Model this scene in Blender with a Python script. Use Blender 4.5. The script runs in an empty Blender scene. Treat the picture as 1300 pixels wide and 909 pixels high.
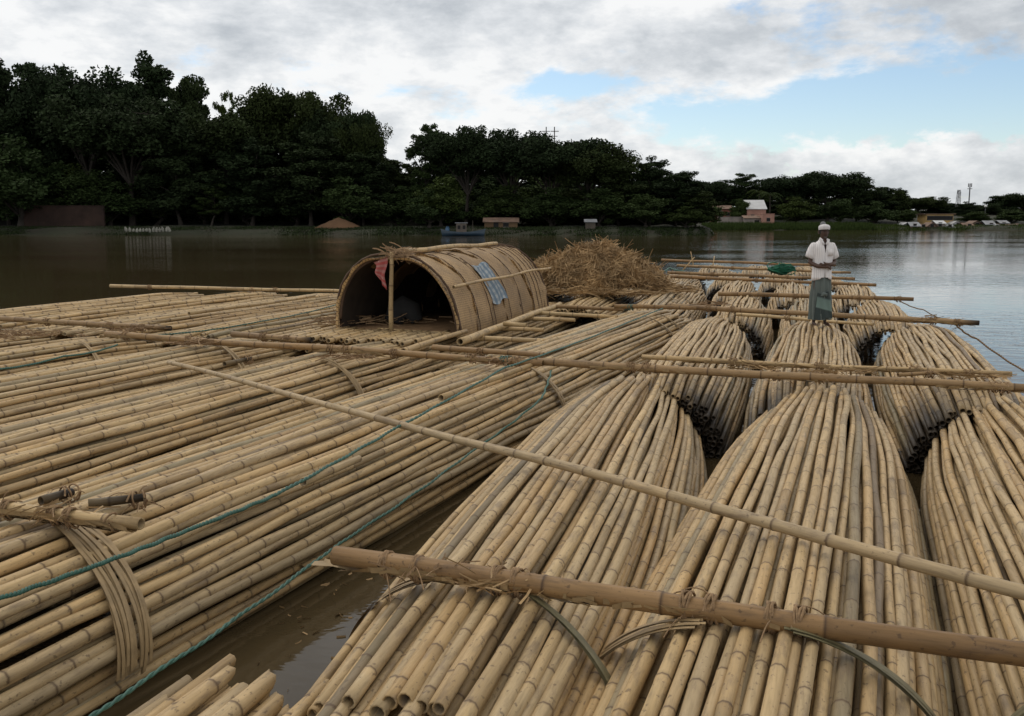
import bpy, bmesh, math, random
import numpy as np
from mathutils import Vector, Matrix
R = math.radians
rng = np.random.default_rng(7)
random.seed(7)
S = bpy.context.scene
col = S.collection

# ------------------------------------------------------------------ camera, sky, sun, exposure
FPX, EYE, PITCH = 1200.0, 2.48, math.atan(174/1200)
cd = bpy.data.cameras.new('camera'); cam = bpy.data.objects.new('camera', cd); col.objects.link(cam)
cam.location = (0, 0, EYE); cam.rotation_euler = (math.pi/2 - PITCH, 0, 0)
cd.sensor_width = 36; cd.lens = 36*FPX/1300; cd.clip_start = .05; cd.clip_end = 9000
S.camera = cam
SUN_EL, SUN_AZ = R(52), R(-38)            # ahead and to the left, behind cloud
sd = bpy.data.lights.new('sun', 'SUN'); sun = bpy.data.objects.new('sun', sd); col.objects.link(sun)
sd.energy = .85; sd.angle = R(16); sd.color = (1, .93, .82)
sdir = Vector((math.sin(SUN_AZ)*math.cos(SUN_EL), math.cos(SUN_AZ)*math.cos(SUN_EL), math.sin(SUN_EL)))
sun.rotation_euler = sdir.to_track_quat('Z', 'Y').to_euler(); sun.location = (0, 0, 60)
S.view_settings.view_transform = 'Standard'; S.view_settings.look = 'None'
S.view_settings.gamma = 1; S.view_settings.exposure = -0.04; S.view_settings.use_curve_mapping = False

class NT:
    """small helper for writing node trees"""
    def __init__(s, tree): s.t = tree; s.n = tree.nodes; s.l = tree.links
    def put(s, sock, v):
        if v is None: return
        if isinstance(v, bpy.types.NodeSocket): s.l.new(v, sock)
        elif isinstance(v, (tuple, list)):
            try: sock.default_value = v
            except Exception: sock.default_value = (*v, 1)
        else: sock.default_value = v
    def node(s, kind, ins=None, **kw):
        nd = s.n.new(kind)
        for k, v in kw.items(): setattr(nd, k, v)
        for k, v in (ins or {}).items(): s.put(nd.inputs[k], v)
        return nd
    def math(s, op, a, b=None, c=None, clamp=False):
        nd = s.n.new('ShaderNodeMath'); nd.operation = op; nd.use_clamp = clamp
        for i, v in enumerate((a, b, c)): s.put(nd.inputs[i], v)
        return nd.outputs[0]
    def mix(s, f, a, b, blend='MIX'):
        nd = s.n.new('ShaderNodeMix'); nd.data_type = 'RGBA'; nd.blend_type = blend
        s.put(nd.inputs[0], f); s.put(nd.inputs[6], a); s.put(nd.inputs[7], b); return nd.outputs[2]
    def ramp(s, f, stops, interp='LINEAR'):
        nd = s.n.new('ShaderNodeValToRGB'); cr = nd.color_ramp; cr.interpolation = interp
        while len(cr.elements) < len(stops): cr.elements.new(.5)
        for e, (p, c) in zip(cr.elements, stops):
            e.position = p; e.color = (*c, 1) if isinstance(c, tuple) else (c, c, c, 1)
        s.put(nd.inputs[0], f); return nd.outputs[0]
    def noise(s, vec, scale, detail=4, rough=.5, dist=0):
        nd = s.node('ShaderNodeTexNoise', {'Scale': scale, 'Detail': detail, 'Roughness': rough, 'Distortion': dist})
        if vec is not None: s.l.new(vec, nd.inputs['Vector'])
        return nd.outputs[0]
    def smooth(s, x, lo, hi):
        nd = s.node('ShaderNodeMapRange', interpolation_type='SMOOTHSTEP')
        for i, v in enumerate((x, lo, hi, 0, 1)): s.put(nd.inputs[i], v)
        return nd.outputs[0]
    def mapping(s, vec, scale=(1, 1, 1), loc=(0, 0, 0)):
        nd = s.node('ShaderNodeMapping'); s.l.new(vec, nd.inputs[0])
        nd.inputs[1].default_value = loc; nd.inputs[3].default_value = scale; return nd.outputs[0]

W = bpy.data.worlds.new('World'); S.world = W; W.use_nodes = True
w = NT(W.node_tree); w.n.clear()
tc = w.node('ShaderNodeTexCoord').outputs['Generated']
sep = w.node('ShaderNodeSeparateXYZ', {0: tc}).outputs
az = w.math('ARCTAN2', sep[0], sep[1]); el = sep[2]
def gauss(a0, e0, sa, se):
    da = w.math('DIVIDE', w.math('SUBTRACT', az, a0), sa); de = w.math('DIVIDE', w.math('SUBTRACT', el, e0), se)
    return w.math('EXPONENT', w.math('MULTIPLY', w.math('ADD', w.math('MULTIPLY', da, da), w.math('MULTIPLY', de, de)), -1.0))
sky = w.node('ShaderNodeTexSky', sky_type='NISHITA', sun_disc=False, sun_elevation=SUN_EL, sun_rotation=SUN_AZ % (2*math.pi),
             air_density=1.0, dust_density=.35, ozone_density=1.6).outputs[0]
vec = w.mapping(tc, (2.6, 2.6, 6.0), (3.1, .7, 1.3))
n1 = w.noise(vec, 2.3, 10, .62, .12)
vec2 = w.mapping(tc, (3.0, 3.0, 6.5), (9.4, 5.2, 2.6))
n2 = w.noise(vec2, 2.0, 8, .6, .15)
# how open the cover is, by direction: a blue window low on the right, a small one beside it
openness = w.math('ADD', w.math('MULTIPLY', gauss(.35, .105, .26, .042), .42), w.math('MULTIPLY', gauss(.50, .035, .16, .02), -.12))
openness = w.math('ADD', openness, w.math('MULTIPLY', gauss(.05, .135, .05, .014), .30))
openness = w.math('ADD', openness, w.math('MULTIPLY', gauss(-.46, .235, .09, .016), .34))
cover = w.math('SUBTRACT', w.math('ADD', n1, .15), openness)
n4 = w.noise(w.mapping(tc, (3, 3, 5), (6.4, 2.2, 7.6)), 9., 6, .6, .1)
puff = w.math('MULTIPLY', w.math('SUBTRACT', n4, .47), w.math('MULTIPLY', gauss(.45, .035, .30, .05), 1.3))
openness = w.math('ADD', openness, w.math('MULTIPLY', gauss(.46, .05, .14, .03), .20))
cover = w.math('ADD', cover, puff)
alpha = w.smooth(cover, .42, .56)
thick = w.smooth(cover, .50, .80)
# heaps of white cumulus low down, grey undersides higher up and to the right
dark = w.math('ADD', w.math('MULTIPLY', gauss(.34, .185, .30, .040), .13), w.math('MULTIPLY', gauss(-.20, .20, .16, .05), .08))
bright = w.math('ADD', w.math('MULTIPLY', gauss(-.08, .12, .32, .05), .06), w.math('MULTIPLY', gauss(.20, .235, .10, .03), .30))
n3 = w.noise(w.mapping(tc, (4, 4, 9), (1.4, 8.2, 4.6)), 4.5, 8, .6, .1)
n2 = w.math('ADD', n2, w.math('MULTIPLY', w.math('SUBTRACT', n3, .5), .55))
tone = w.math('ADD', w.math('SUBTRACT', n2, dark), bright)
ccol = w.ramp(tone, [(.18, (.44, .47, .51)), (.34, (.60, .63, .66)), (.48, (.79, .81, .83)), (.60, (.98, .98, .975)), (.8, (1.0, 1.0, .99))])
over = w.smooth(el, .30, .75)               # out of the picture overhead the cover is brighter
ccol = w.mix(over, ccol, (.86, .82, .76, 1))
alpha = w.math('MAXIMUM', alpha, w.smooth(el, .3, .5))
bg1 = w.node('ShaderNodeBackground', {0: sky, 1: .13}).outputs[0]
bg2 = w.node('ShaderNodeBackground', {0: ccol, 1: 1.0}).outputs[0]
mx = w.node('ShaderNodeMixShader', {0: w.math('MULTIPLY', alpha, .96), 1: bg1, 2: bg2}).outputs[0]
w.l.new(mx, w.node('ShaderNodeOutputWorld').inputs[0])

# ------------------------------------------------------------------ geometry helpers
def ray(x, y):
    dx = (x-650)/FPX; dy = -(y-454.5)/FPX
    return Vector((dx, math.cos(PITCH)+dy*math.sin(PITCH), -math.sin(PITCH)+dy*math.cos(PITCH)))
def at(x, y, z=.8):                          # a point of the raft or water seen at photo pixel x, y
    d = ray(x, y); t = (z-EYE)/d.z; return Vector((d.x*t, d.y*t, z))
def far(x, y, Y):                            # a point at distance Y
    d = ray(x, y); t = Y/d.y; return Vector((d.x*t, Y, EYE+d.z*t))
RA = R(18); CA, SA = math.cos(RA), math.sin(RA)
def uv(u, v, z=0): return Vector((u*CA+v*SA, -u*SA+v*CA, z))   # raft frame: u across, v along the bundles
def touv(p): return (p[0]*CA-p[1]*SA, p[0]*SA+p[1]*CA)

class G:
    """collects vertices, polygons and vertex colours; build() links ONE mesh object"""
    def __init__(s): s.v = []; s.f4 = []; s.f3 = []; s.c = []; s.n = 0
    def add(s, v, q=None, t=None, c=None):
        v = np.asarray(v, float).reshape(-1, 3)
        s.v.append(v)
        if q is not None and len(q): s.f4.append(np.asarray(q, int)+s.n)
        if t is not None and len(t): s.f3.append(np.asarray(t, int)+s.n)
        if c is None: c = np.zeros((len(v), 4))
        c = np.asarray(c, float)
        if c.ndim == 1: c = np.tile(c, (len(v), 1))
        s.c.append(c); s.n += len(v)
    def mesh(s, name, mat, smooth=True):
        v = np.concatenate(s.v); c = np.concatenate(s.c)
        f4 = np.concatenate(s.f4) if s.f4 else np.zeros((0, 4), int); f3 = np.concatenate(s.f3) if s.f3 else np.zeros((0, 3), int)
        me = bpy.data.meshes.new(name)
        me.vertices.add(len(v)); me.vertices.foreach_set('co', v.ravel())
        loops = np.concatenate([f4.ravel(), f3.ravel()]); me.loops.add(len(loops)); me.loops.foreach_set('vertex_index', loops)
        nf = len(f4)+len(f3); me.polygons.add(nf)
        st = np.concatenate([np.arange(len(f4))*4, len(f4)*4+np.arange(len(f3))*3])
        me.polygons.foreach_set('loop_start', st)
        me.update(calc_edges=True)
        me.polygons.foreach_set('use_smooth', np.full(nf, smooth))
        a = me.color_attributes.new('cul', 'FLOAT_COLOR', 'POINT'); a.data.foreach_set('color', c.ravel())
        me.materials.append(mat); me.validate(); return me
    def build(s, name, mat, parent=None, smooth=True):
        o = bpy.data.objects.new(name, s.mesh(name, mat, smooth)); col.objects.link(o)
        if parent: o.parent = parent
        return o
    def box(s, cx, cy, cz, sx, sy, sz, rz=0, c=None, taper=0):
        v = np.array([(x, y, z) for z in (-.5, .5) for y in (-.5, .5) for x in (-.5, .5)])*(sx, sy, sz)
        if taper: v[4:, :2] *= 1-taper
        ca, sa = math.cos(rz), math.sin(rz); v = v @ np.array([[ca, sa, 0], [-sa, ca, 0], [0, 0, 1]]) + (cx, cy, cz)
        s.add(v, [(0, 2, 3, 1), (4, 5, 7, 6), (0, 1, 5, 4), (2, 6, 7, 3), (0, 4, 6, 2), (1, 3, 7, 5)], c=c); return s
    def tube(s, pts, r, k=6, c=None, cap=True, flat=1.0):
        p = np.asarray([tuple(q) for q in pts], float); n = len(p)
        r = np.broadcast_to(np.asarray(r, float), (n,))
        t = np.gradient(p, axis=0); t /= np.linalg.norm(t, axis=1)[:, None]+1e-9
        ref = np.array([0, 0, 1.]) if abs(t[:, 2]).mean() < .8 else np.array([1., 0, 0])
        a = np.cross(t, ref); a /= np.linalg.norm(a, axis=1)[:, None]+1e-9; b = np.cross(a, t)
        th = np.arange(k)*2*math.pi/k
        v = p[:, None]+r[:, None, None]*(np.cos(th)[None, :, None]*a[:, None]+flat*np.sin(th)[None, :, None]*b[:, None])
        q = grid_faces(n, k); tr = []
        vv = v.reshape(-1, 3)
        if cap:
            vv = np.concatenate([vv, p[:1], p[-1:]]); m = n*k
            for i in range(k): j = (i+1) % k; tr += [(m, i, j), (m+1, (n-1)*k+j, (n-1)*k+i)]
        s.add(vv, q, tr, c); return s
    def ribbon(s, pts, side, wd, c=None):
        p = np.asarray(pts, float); sd = np.asarray(side, float)
        if sd.ndim == 1: sd = np.tile(sd, (len(p), 1))
        wd = np.broadcast_to(np.asarray(wd, float), (len(p),))[:, None]/2
        v = np.stack([p-sd*wd, p+sd*wd], 1).reshape(-1, 3); n = len(p)
        s.add(v, [(2*i, 2*i+1, 2*i+3, 2*i+2) for i in range(n-1)], c=c); return s
_gf = {}
def grid_faces(n, k):
    if (n, k) not in _gf:
        i = np.arange(n-1)[:, None]*k; j = np.arange(k)[None]; j2 = (j+1) % k
        _gf[(n, k)] = np.stack([i+j, i+j2, i+k+j2, i+k+j], -1).reshape(-1, 4)
    return _gf[(n, k)]
def tag(o, label=None, cat=None, group=None, kind=None):
    if label: o['label'] = label
    if cat: o['category'] = cat
    if group: o['group'] = group
    if kind: o['kind'] = kind
    return o
def empty(name, loc=(0, 0, 0), rz=0):
    o = bpy.data.objects.new(name, None); col.objects.link(o); o.location = loc; o.rotation_euler = (0, 0, rz); o.empty_display_size = .2
    return o
def copy_tree(o, parent=None):
    c = o.copy(); col.objects.link(c)
    if parent: c.parent = parent
    for ch in list(o.children): copy_tree(ch, c)
    return c

# ------------------------------------------------------------------ materials
def material(name):
    m = bpy.data.materials.new(name); m.use_nodes = True; t = NT(m.node_tree)
    return m, t, t.n['Principled BSDF']
def plain(name, colr, rough=.8, var=.25, scale=3., bump=0., metal=0., stretch=(1, 1, 1)):
    m, t, b = material(name)
    o = t.node('ShaderNodeTexCoord').outputs['Object']; v = t.mapping(o, stretch)
    n = t.noise(v, scale, 6, .6)
    c0 = tuple(x*(1-var) for x in colr); c1 = tuple(min(1, x*(1+var)) for x in colr)
    t.put(b.inputs['Base Color'], t.ramp(n, [(.3, c0), (.7, c1)])); b.inputs['Roughness'].default_value = rough; b.inputs['Metallic'].default_value = metal
    if bump: t.put(b.inputs['Normal'], t.node('ShaderNodeBump', {'Strength': bump, 'Distance': .02, 'Height': t.noise(v, scale*4, 5)}).outputs[0])
    return m
def bamboo_mat(name, tint=(1, 1, 1)):
    # vertex colour: r tone of the culm, g node ring, b dark stain and shade painted inside the hollow ends, a tone of the internode; 'grn' = algae tint
    m, t, b = material(name)
    a = t.node('ShaderNodeAttribute', attribute_name='cul'); sp = t.node('ShaderNodeSeparateColor', {0: a.outputs[0]}).outputs
    o = t.node('ShaderNodeTexCoord').outputs['Object']
    off = t.node('ShaderNodeCombineXYZ', {0: t.math('MULTIPLY', sp[0], 37.), 1: t.math('MULTIPLY', sp[0], 91.)}).outputs[0]
    ov = t.node('ShaderNodeVectorMath', {0: o, 1: off}, operation='ADD').outputs[0]
    base = t.ramp(sp[0], [(0, (.47, .35, .19)), (.2, (.51, .40, .235)), (.4, (.43, .315, .17)), (.55, (.49, .395, .25)), (.72, (.43, .345, .215)),
                          (.84, (.37, .30, .20)), (.93, (.29, .26, .175)), (1, (.20, .155, .105))])
    seg = t.ramp(a.outputs['Alpha'], [(0, (.70, .68, .66)), (.35, (.92, .9, .87)), (.8, (1.0, 1.0, 1.0)), (1, (1.08, 1.04, .98))])
    c = t.mix(1.0, base, seg, 'MULTIPLY')
    blotch = t.noise(t.mapping(ov, (9, 2.2, 9)), 1.6, 6, .65)
    c = t.mix(t.math('MULTIPLY', t.smooth(blotch, .50, .70), .62), c, (.175, .135, .10, 1))
    fine = t.noise(t.mapping(ov, (70, 5, 70)), 1.0, 5, .6)
    c = t.mix(.85, c, t.ramp(fine, [(.3, .72), (.5, .97), (.7, 1.10)]), 'MULTIPLY')
    speck = t.noise(t.mapping(ov, (40, 28, 40)), 1.0, 3, .6)
    c = t.mix(t.math('MULTIPLY', t.smooth(speck, .60, .68), .6), c, (.09, .065, .045, 1))
    alg = t.noise(t.mapping(ov, (5, 1.3, 5), (3, 3, 3)), 1.3, 5, .6)
    gr = t.node('ShaderNodeAttribute', attribute_name='grn').outputs['Fac']
    c = t.mix(t.math('MULTIPLY', t.smooth(t.math('ADD', alg, t.math('MULTIPLY', gr, .5)), .64, .90), .50), c, (.15, .135, .085, 1))
    c = t.mix(t.math('MULTIPLY', sp[1], .9), c, (.085, .055, .035, 1))
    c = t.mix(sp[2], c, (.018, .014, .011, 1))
    c = t.mix(1.0, c, (tint[0]*1.02, tint[1]*.955, tint[2]*.86, 1), 'MULTIPLY')
    t.put(b.inputs['Base Color'], c)
    t.put(b.inputs['Roughness'], t.ramp(fine, [(.3, .66), (.7, .48)])); b.inputs['Specular IOR Level'].default_value = .35
    t.put(b.inputs['Normal'], t.node('ShaderNodeBump', {'Strength': .35, 'Distance': .004, 'Height': fine}).outputs[0])
    return m
M = {}
M['bamboo'] = bamboo_mat('weathered_bamboo')
M['pole'] = bamboo_mat('brown_bamboo', (.60, .52, .45))
M['strap'] = plain('split_bamboo_strap', (.32, .225, .115), .6, .3, 1.5, .15, stretch=(6, 6, 6))
M['strapg'] = plain('green_split_bamboo_strap', (.17, .15, .08), .55, .25, 1.5, .15, stretch=(6, 6, 6))
M['coir'] = plain('coir_rope', (.25, .16, .085), .9, .4, 40, .3)
M['green_rope'] = plain('green_nylon_rope', (.03, .105, .08), .5, .3, 60, .3)
M['straw'] = plain('straw', (.32, .21, .10), .8, .5, 2.2)
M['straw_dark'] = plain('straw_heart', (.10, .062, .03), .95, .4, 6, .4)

def water_mat():
    m, t, b = material('muddy_water')
    o = t.node('ShaderNodeTexCoord').outputs['Object']
    t.put(b.inputs['Base Color'], t.ramp(t.noise(o, .05, 4), [(.3, (.050, .037, .019)), (.7, (.066, .048, .025))]))
    b.inputs['Roughness'].default_value = .045; b.inputs['IOR'].default_value = 1.333
    w1 = t.noise(t.mapping(o, (1.0, 1.4, 1)), 1.5, 4, .55, .4)
    w2 = t.noise(t.mapping(o, (.35, .9, 1)), .55, 3, .5, .3)
    w3 = t.noise(t.mapping(o, (1, 1.2, 1)), 7., 3, .5)
    patch = t.smooth(t.noise(t.mapping(o, (.02, .07, 1)), 1., 3, .5), .38, .62)    # calmer and rougher reaches
    h = t.math('ADD', t.math('MULTIPLY', w1, .5), t.math('ADD', t.math('MULTIPLY', w2, .3), t.math('MULTIPLY', w3, .05)))
    bp = t.node('ShaderNodeBump', {'Distance': .085, 'Height': h, 'Strength': t.math('ADD', .12, t.math('MULTIPLY', patch, .36))})
    t.put(b.inputs['Normal'], bp.outputs[0])
    return m
M['water'] = water_mat()
def ground_mat():
    m, t, b = material('bank_earth_and_grass')
    o = t.node('ShaderNodeTexCoord').outputs['Object']
    n = t.noise(o, .25, 8, .6)
    t.put(b.inputs['Base Color'], t.ramp(n, [(.32, (.026, .021, .013)), (.48, (.018, .020, .009)), (.68, (.016, .022, .008))]))
    b.inputs['Roughness'].default_value = .95
    t.put(b.inputs['Normal'], t.node('ShaderNodeBump', {'Strength': .6, 'Distance': .2, 'Height': t.noise(o, 1.5, 6)}).outputs[0])
    return m
M['ground'] = ground_mat()
def leaf_mat(name, lo, hi):
    m, t, b = material(name)
    a = t.node('ShaderNodeAttribute', attribute_name='cul'); sp = t.node('ShaderNodeSeparateColor', {0: a.outputs[0]}).outputs
    info = t.node('ShaderNodeObjectInfo').outputs['Random']
    c = t.mix(sp[0], (*lo, 1), (*hi, 1))
    c = t.mix(1.0, c, t.ramp(info, [(0, (.8, .85, .9)), (.5, (1, 1, 1)), (1, (1.2, 1.1, .8))]), 'MULTIPLY')
    t.put(b.inputs['Base Color'], c); b.inputs['Roughness'].default_value = .8; b.inputs['Specular IOR Level'].default_value = .08
    return m
M['leaf'] = leaf_mat('dark_foliage', (.017, .026, .012), (.032, .050, .020))
M['leaf2'] = leaf_mat('green_foliage', (.024, .038, .013), (.048, .074, .024))
M['bark'] = plain('bark', (.045, .037, .03), .95, .4, 4, .5, stretch=(1, 1, .3))
M['grass'] = leaf_mat('bank_grass', (.022, .036, .010), (.055, .085, .022))

# ------------------------------------------------------------------ the setting
def sheet(name, verts, quads, mat, kind='structure', smooth=True):
    g = G(); g.add(verts, quads); o = g.build(name, mat, None, smooth); o['kind'] = kind; return o
sheet('river_water', [(-5000, -300, 0), (5000, -300, 0), (5000, 6000, 0), (-5000, 6000, 0)], [(0, 1, 2, 3)], M['water'], smooth=False)
BX = [(-3000, 60), (-420, 118), (-260, 150), (-150, 166), (-95, 172), (-60, 170), (-25, 168), (0, 165), (18, 163), (30, 164), (35.5, 168), (39, 185), (44, 235), (53, 256), (70, 261), (90, 262), (115, 260), (150, 256), (200, 255), (420, 262), (3000, 300)]
px = np.concatenate([np.linspace(BX[i][0], BX[i+1][0], 7)[:-1] for i in range(len(BX)-1)]+[[3000]])
py = np.interp(px, [b[0] for b in BX], [b[1] for b in BX]); py += np.where(abs(px) < 400, rng.normal(0, .7, len(px)), 0)
off = [(-.6, -.4), (.0, .02), (1.2, .45), (3, .95), (8, 1.35), (26, 1.6), (44, 3.6), (90, 5.2), (200, 6), (1500, 7), (5500, 7)]
bv = np.array([[(px[i], py[i]+d+(rng.normal(0, .3) if 0 < d < 10 else 0), z+(rng.normal(0, .12) if .3 < z < 1.7 else 0)) for i in range(len(px))] for d, z in off]).reshape(-1, 3)
n = len(px)
sheet('river_bank', bv, [(r*n+i, r*n+i+1, (r+1)*n+i+1, (r+1)*n+i) for r in range(len(off)-1) for i in range(n-1)], M['ground'])
def bank_y(x): return float(np.interp(x, [b[0] for b in BX], [b[1] for b in BX]))

# ------------------------------------------------------------------ bamboo
def culm(g, L, fx, fz, r0, r1, tone, green=0., node=.42, k=9, hi=True, stain=None, slant=(0, 0), hollow=True, y0=0.):
    """one bamboo culm along local Y: fx(t), fz(t) give the centre line for t in metres from its near end"""
    ph = rng.uniform(.05, node); nodes = []
    tt = ph
    while tt < L-.04: nodes.append(tt); tt += node*rng.uniform(.82, 1.18)
    ts, mul, msk, seg = [0.], [1.], [0.], [rng.random()]
    offs = [(-.032, 1., 0), (-.011, 1.02, 0.05), (0, 1.085, 1), (.013, 1.03, .15), (.040, 1., 0)] if hi else [(-.03, 1., 0), (0, 1.10, 1), (.03, 1., 0)]
    sr = rng.random()
    for q in nodes:
        s2 = min(1, max(0, .62+rng.normal(0, .22)))
        if rng.random() < .05: s2 = .05
        for d, m_, n_ in offs:
            if 0 < q+d < L: ts.append(q+d); mul.append(m_); msk.append(n_); seg.append(sr if d <= 0 else s2)
        sr = s2
    ts.append(L); mul.append(1.); msk.append(.2); seg.append(sr)
    ts = np.array(ts); mul = np.array(mul); msk = np.array(msk); seg = np.array(seg)
    rad = (r0+(r1-r0)*ts/L)*mul
    th = np.arange(k)*2*math.pi/k+rng.uniform(0, 1)
    cx, cz = fx(ts), fz(ts)
    def ring(ts_, cx_, cz_, rad_):
        v = np.empty((len(ts_), k, 3)); v[:, :, 0] = cx_[:, None]+rad_[:, None]*np.cos(th); v[:, :, 2] = cz_[:, None]+rad_[:, None]*np.sin(th); v[:, :, 1] = ts_[:, None]+y0
        return v
    v = ring(ts, cx, cz, rad)
    c = np.zeros((len(ts), k, 4)); c[..., 0] = tone; c[..., 1] = msk[:, None]; c[..., 3] = seg[:, None]
    if stain is not None: c[..., 2] = stain(ts)[:, None]
    for e, (idx, sgn) in enumerate(((0, -1), (-1, 1))):
        if slant[e]: v[idx, :, 1] += slant[e]*(np.cos(th-1.9)+.4*np.cos(2*th)+rng.normal(0, .12, k))*rad[idx]*1.0
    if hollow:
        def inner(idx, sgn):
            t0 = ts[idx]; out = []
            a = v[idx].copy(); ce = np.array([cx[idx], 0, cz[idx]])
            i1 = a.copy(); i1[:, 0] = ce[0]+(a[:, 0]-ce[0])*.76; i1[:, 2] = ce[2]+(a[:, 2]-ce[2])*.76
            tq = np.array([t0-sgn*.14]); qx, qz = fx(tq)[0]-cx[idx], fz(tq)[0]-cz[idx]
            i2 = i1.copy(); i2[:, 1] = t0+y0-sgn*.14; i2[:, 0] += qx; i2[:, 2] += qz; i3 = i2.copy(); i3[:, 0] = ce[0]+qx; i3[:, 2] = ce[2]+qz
            cc = np.zeros((3, k, 4)); cc[..., 0] = tone; cc[0, :, 2] = .25; cc[1, :, 2] = .95; cc[2, :, 2] = 1; cc[..., 3] = .5  # bore goes black with depth: its inner shade is painted into the colour
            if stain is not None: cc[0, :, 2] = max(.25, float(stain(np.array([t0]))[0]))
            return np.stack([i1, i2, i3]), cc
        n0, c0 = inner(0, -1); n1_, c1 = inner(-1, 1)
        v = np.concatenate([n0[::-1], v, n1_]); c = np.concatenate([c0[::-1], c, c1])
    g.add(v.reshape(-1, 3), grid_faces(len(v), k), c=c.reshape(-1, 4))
    g.green = green
def finish_culm(o):
    a = o.data.attributes.new('grn', 'FLOAT', 'POINT'); a.data.foreach_set('value', np.full(len(o.data.vertices), o.get('_g', 0.), np.float32))
    if '_g' in o: del o['_g']
def wob(L, amp, lam):
    ks = [(rng.uniform(.6, 1.4)*lam, rng.uniform(0, 6.28), amp*rng.uniform(.3, 1)) for _ in range(3)]
    ks[1] = (ks[1][0]*.5, ks[1][1], ks[1][2]*.45)
    return lambda t: sum(a*np.sin(2*math.pi*t/l+p) for l, p, a in ks)
def bundle(label, u0, u1, v0, v1, wd=1.6, top=.8, hgt=.62, d=.080, layers=2, k=8, hi=False, ends=(.78, .88), mid=(1., 1.), bulge=1.3, jit=(.3, .3),
           stain_near=0, stain_far=0, slant=(0, 0), greeny=.2, node=.42, wav=.012, ties=(), ex=.9, deep=False, zend=(0, 0), low=-.12, tonebias=0, group='lashed bundles of bamboo culms floating side by side', straps=()):
    L = v1-v0; root = empty('bamboo_bundle', uv(u0, v0, 0), -RA)
    tag(root, label, 'bamboo bundle', group)
    a, b = wd/2-d/2, hgt-d/2; zc = top-hgt
    def prof(t, e0, e1):         # narrowing towards either end
        s0 = np.clip(t/bulge, 0, 1); s1 = np.clip((L-t)/bulge, 0, 1)
        f0 = e0+(1-e0)*np.sin(s0*math.pi/2); f1 = e1+(1-e1)*np.sin(s1*math.pi/2)
        return np.minimum(f0, f1)
    E0, E1 = (ends if isinstance(ends[0], (tuple, list)) else (ends, ends))
    def zdrop(t): return zend[0]*np.clip(1-t/1.6, 0, 1)**2+zend[1]*np.clip(1-(L-t)/1.6, 0, 1)**2
    G_rest = G()
    for ly in range(layers):
        al, bl = a-ly*d*.92, b-ly*d*.92
        if al < d or bl < d*.6: break
        # even spacing along the superellipse
        ph = np.linspace(0, 2*math.pi, 721); P = np.stack([al*np.sign(np.cos(ph))*abs(np.cos(ph))**ex, bl*np.sign(np.sin(ph))*abs(np.sin(ph))**.95], 1)
        s = np.concatenate([[0], np.cumsum(np.linalg.norm(np.diff(P, axis=0), axis=1))]); nn = int(s[-1]/(d*1.0))
        pos = (np.arange(nn)+rng.uniform(0, 1)+rng.normal(0, .10, nn))*s[-1]/nn
        for i, sp_ in enumerate(pos % s[-1]):
            x = np.interp(sp_, s, P[:, 0]); z = np.interp(sp_, s, P[:, 1])
            if zc+z < low: continue
            if ly > 0 and not deep and (hgt-z > .75 or len(root.children) >= 100): continue
            rest = len(root.children) >= 100
            f1_ = x/al; g_ = z/bl
            n_ = np.array([x/al**2, z/bl**2]); n_ /= np.linalg.norm(n_); tg = np.array([-n_[1], n_[0]])
            ro = rng.normal(0, .014)+(.008 if i % 2 else -.008)*(ly == 0)
            alt = .010 if i % 2 else -.008
            wt, wr = wob(L, wav, 3.4), wob(L, wav*.45, 3.0)
            dr = rng.normal(0, .022)
            if rng.random() < .08: dr *= 2.4
            ta, tb = rng.uniform(-1, 1)*jit[0], rng.uniform(-1, 1)*jit[1]
            if ly: ta *= .8; tb *= .8
            if ly == 0 and L > 9 and rng.random() < .06 and z > 0: ta += rng.uniform(.6, 5)
            if ly == 0 and L > 9 and rng.random() < .05 and z > 0: tb += rng.uniform(.6, 5)
            st = ta; Lc = L-ta-tb
            def fx(t, x=x, wt=wt, wr=wr, n_=n_, tg=tg, ro=ro, alt=alt, dr=dr, st=st):
                T = t+st; p = prof(T, E0[0], E1[0]); pinch = (1-p)*3
                return (u1-u0)*T/L + x*p + (wt(t)+dr*(T/L-.5)*2)*tg[0] + (ro+wr(t)*1.0+alt*pinch)*n_[0]
            def fz(t, z=z, wt=wt, wr=wr, n_=n_, tg=tg, ro=ro, alt=alt, dr=dr, st=st):
                T = t+st; p = prof(T, E0[1], E1[1]); pinch = (1-p)*3
                return zc + z*p + (wt(t)+dr*(T/L-.5)*2)*tg[1] + (ro+wr(t)+alt*pinch)*n_[1] + zdrop(T)
            rr = d*.465*rng.uniform(.84, 1.14)
            flip = rng.random() < .3
            side = max(0, 1-(zc+z)/top)               # lower culms sit wet
            tone = rng.random()*.78+tonebias
            if rng.random() < .05+.25*side: tone = rng.uniform(.84, 1)
            tone = min(1, max(0, tone))
            gr = (rng.random() < greeny*(.5+2*side))*rng.uniform(.25, .75)+side*.15
            sn = None
            if stain_near or stain_far:
                sa = stain_near*rng.uniform(.6, 1.4); sb = stain_far*rng.uniform(.6, 1.4); zz = max(0, min(1, ((zc+z)-.70)/.12)) if stain_near else 0
                def sn(t, sa=sa, sb=sb, zz=zz, Lc=Lc):
                    o_ = np.zeros_like(t)
                    if sa: o_ = np.maximum(o_, np.clip(1.25-t/sa, 0, .97)*(1-zz*.8))
                    if sb: o_ = np.maximum(o_, np.clip(1.25-(Lc-t)/sb, 0, .97))
                    return o_
            g = G_rest if rest else G()
            culm(g, Lc, fx, fz, rr*(1.04 if not flip else .88), rr*(.88 if not flip else 1.04), tone, gr, node, k, hi, sn, slant, True, y0=st)
            if rest: continue
            o = g.build('culm', M['bamboo'], root); o['_g'] = gr; finish_culm(o)
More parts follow.
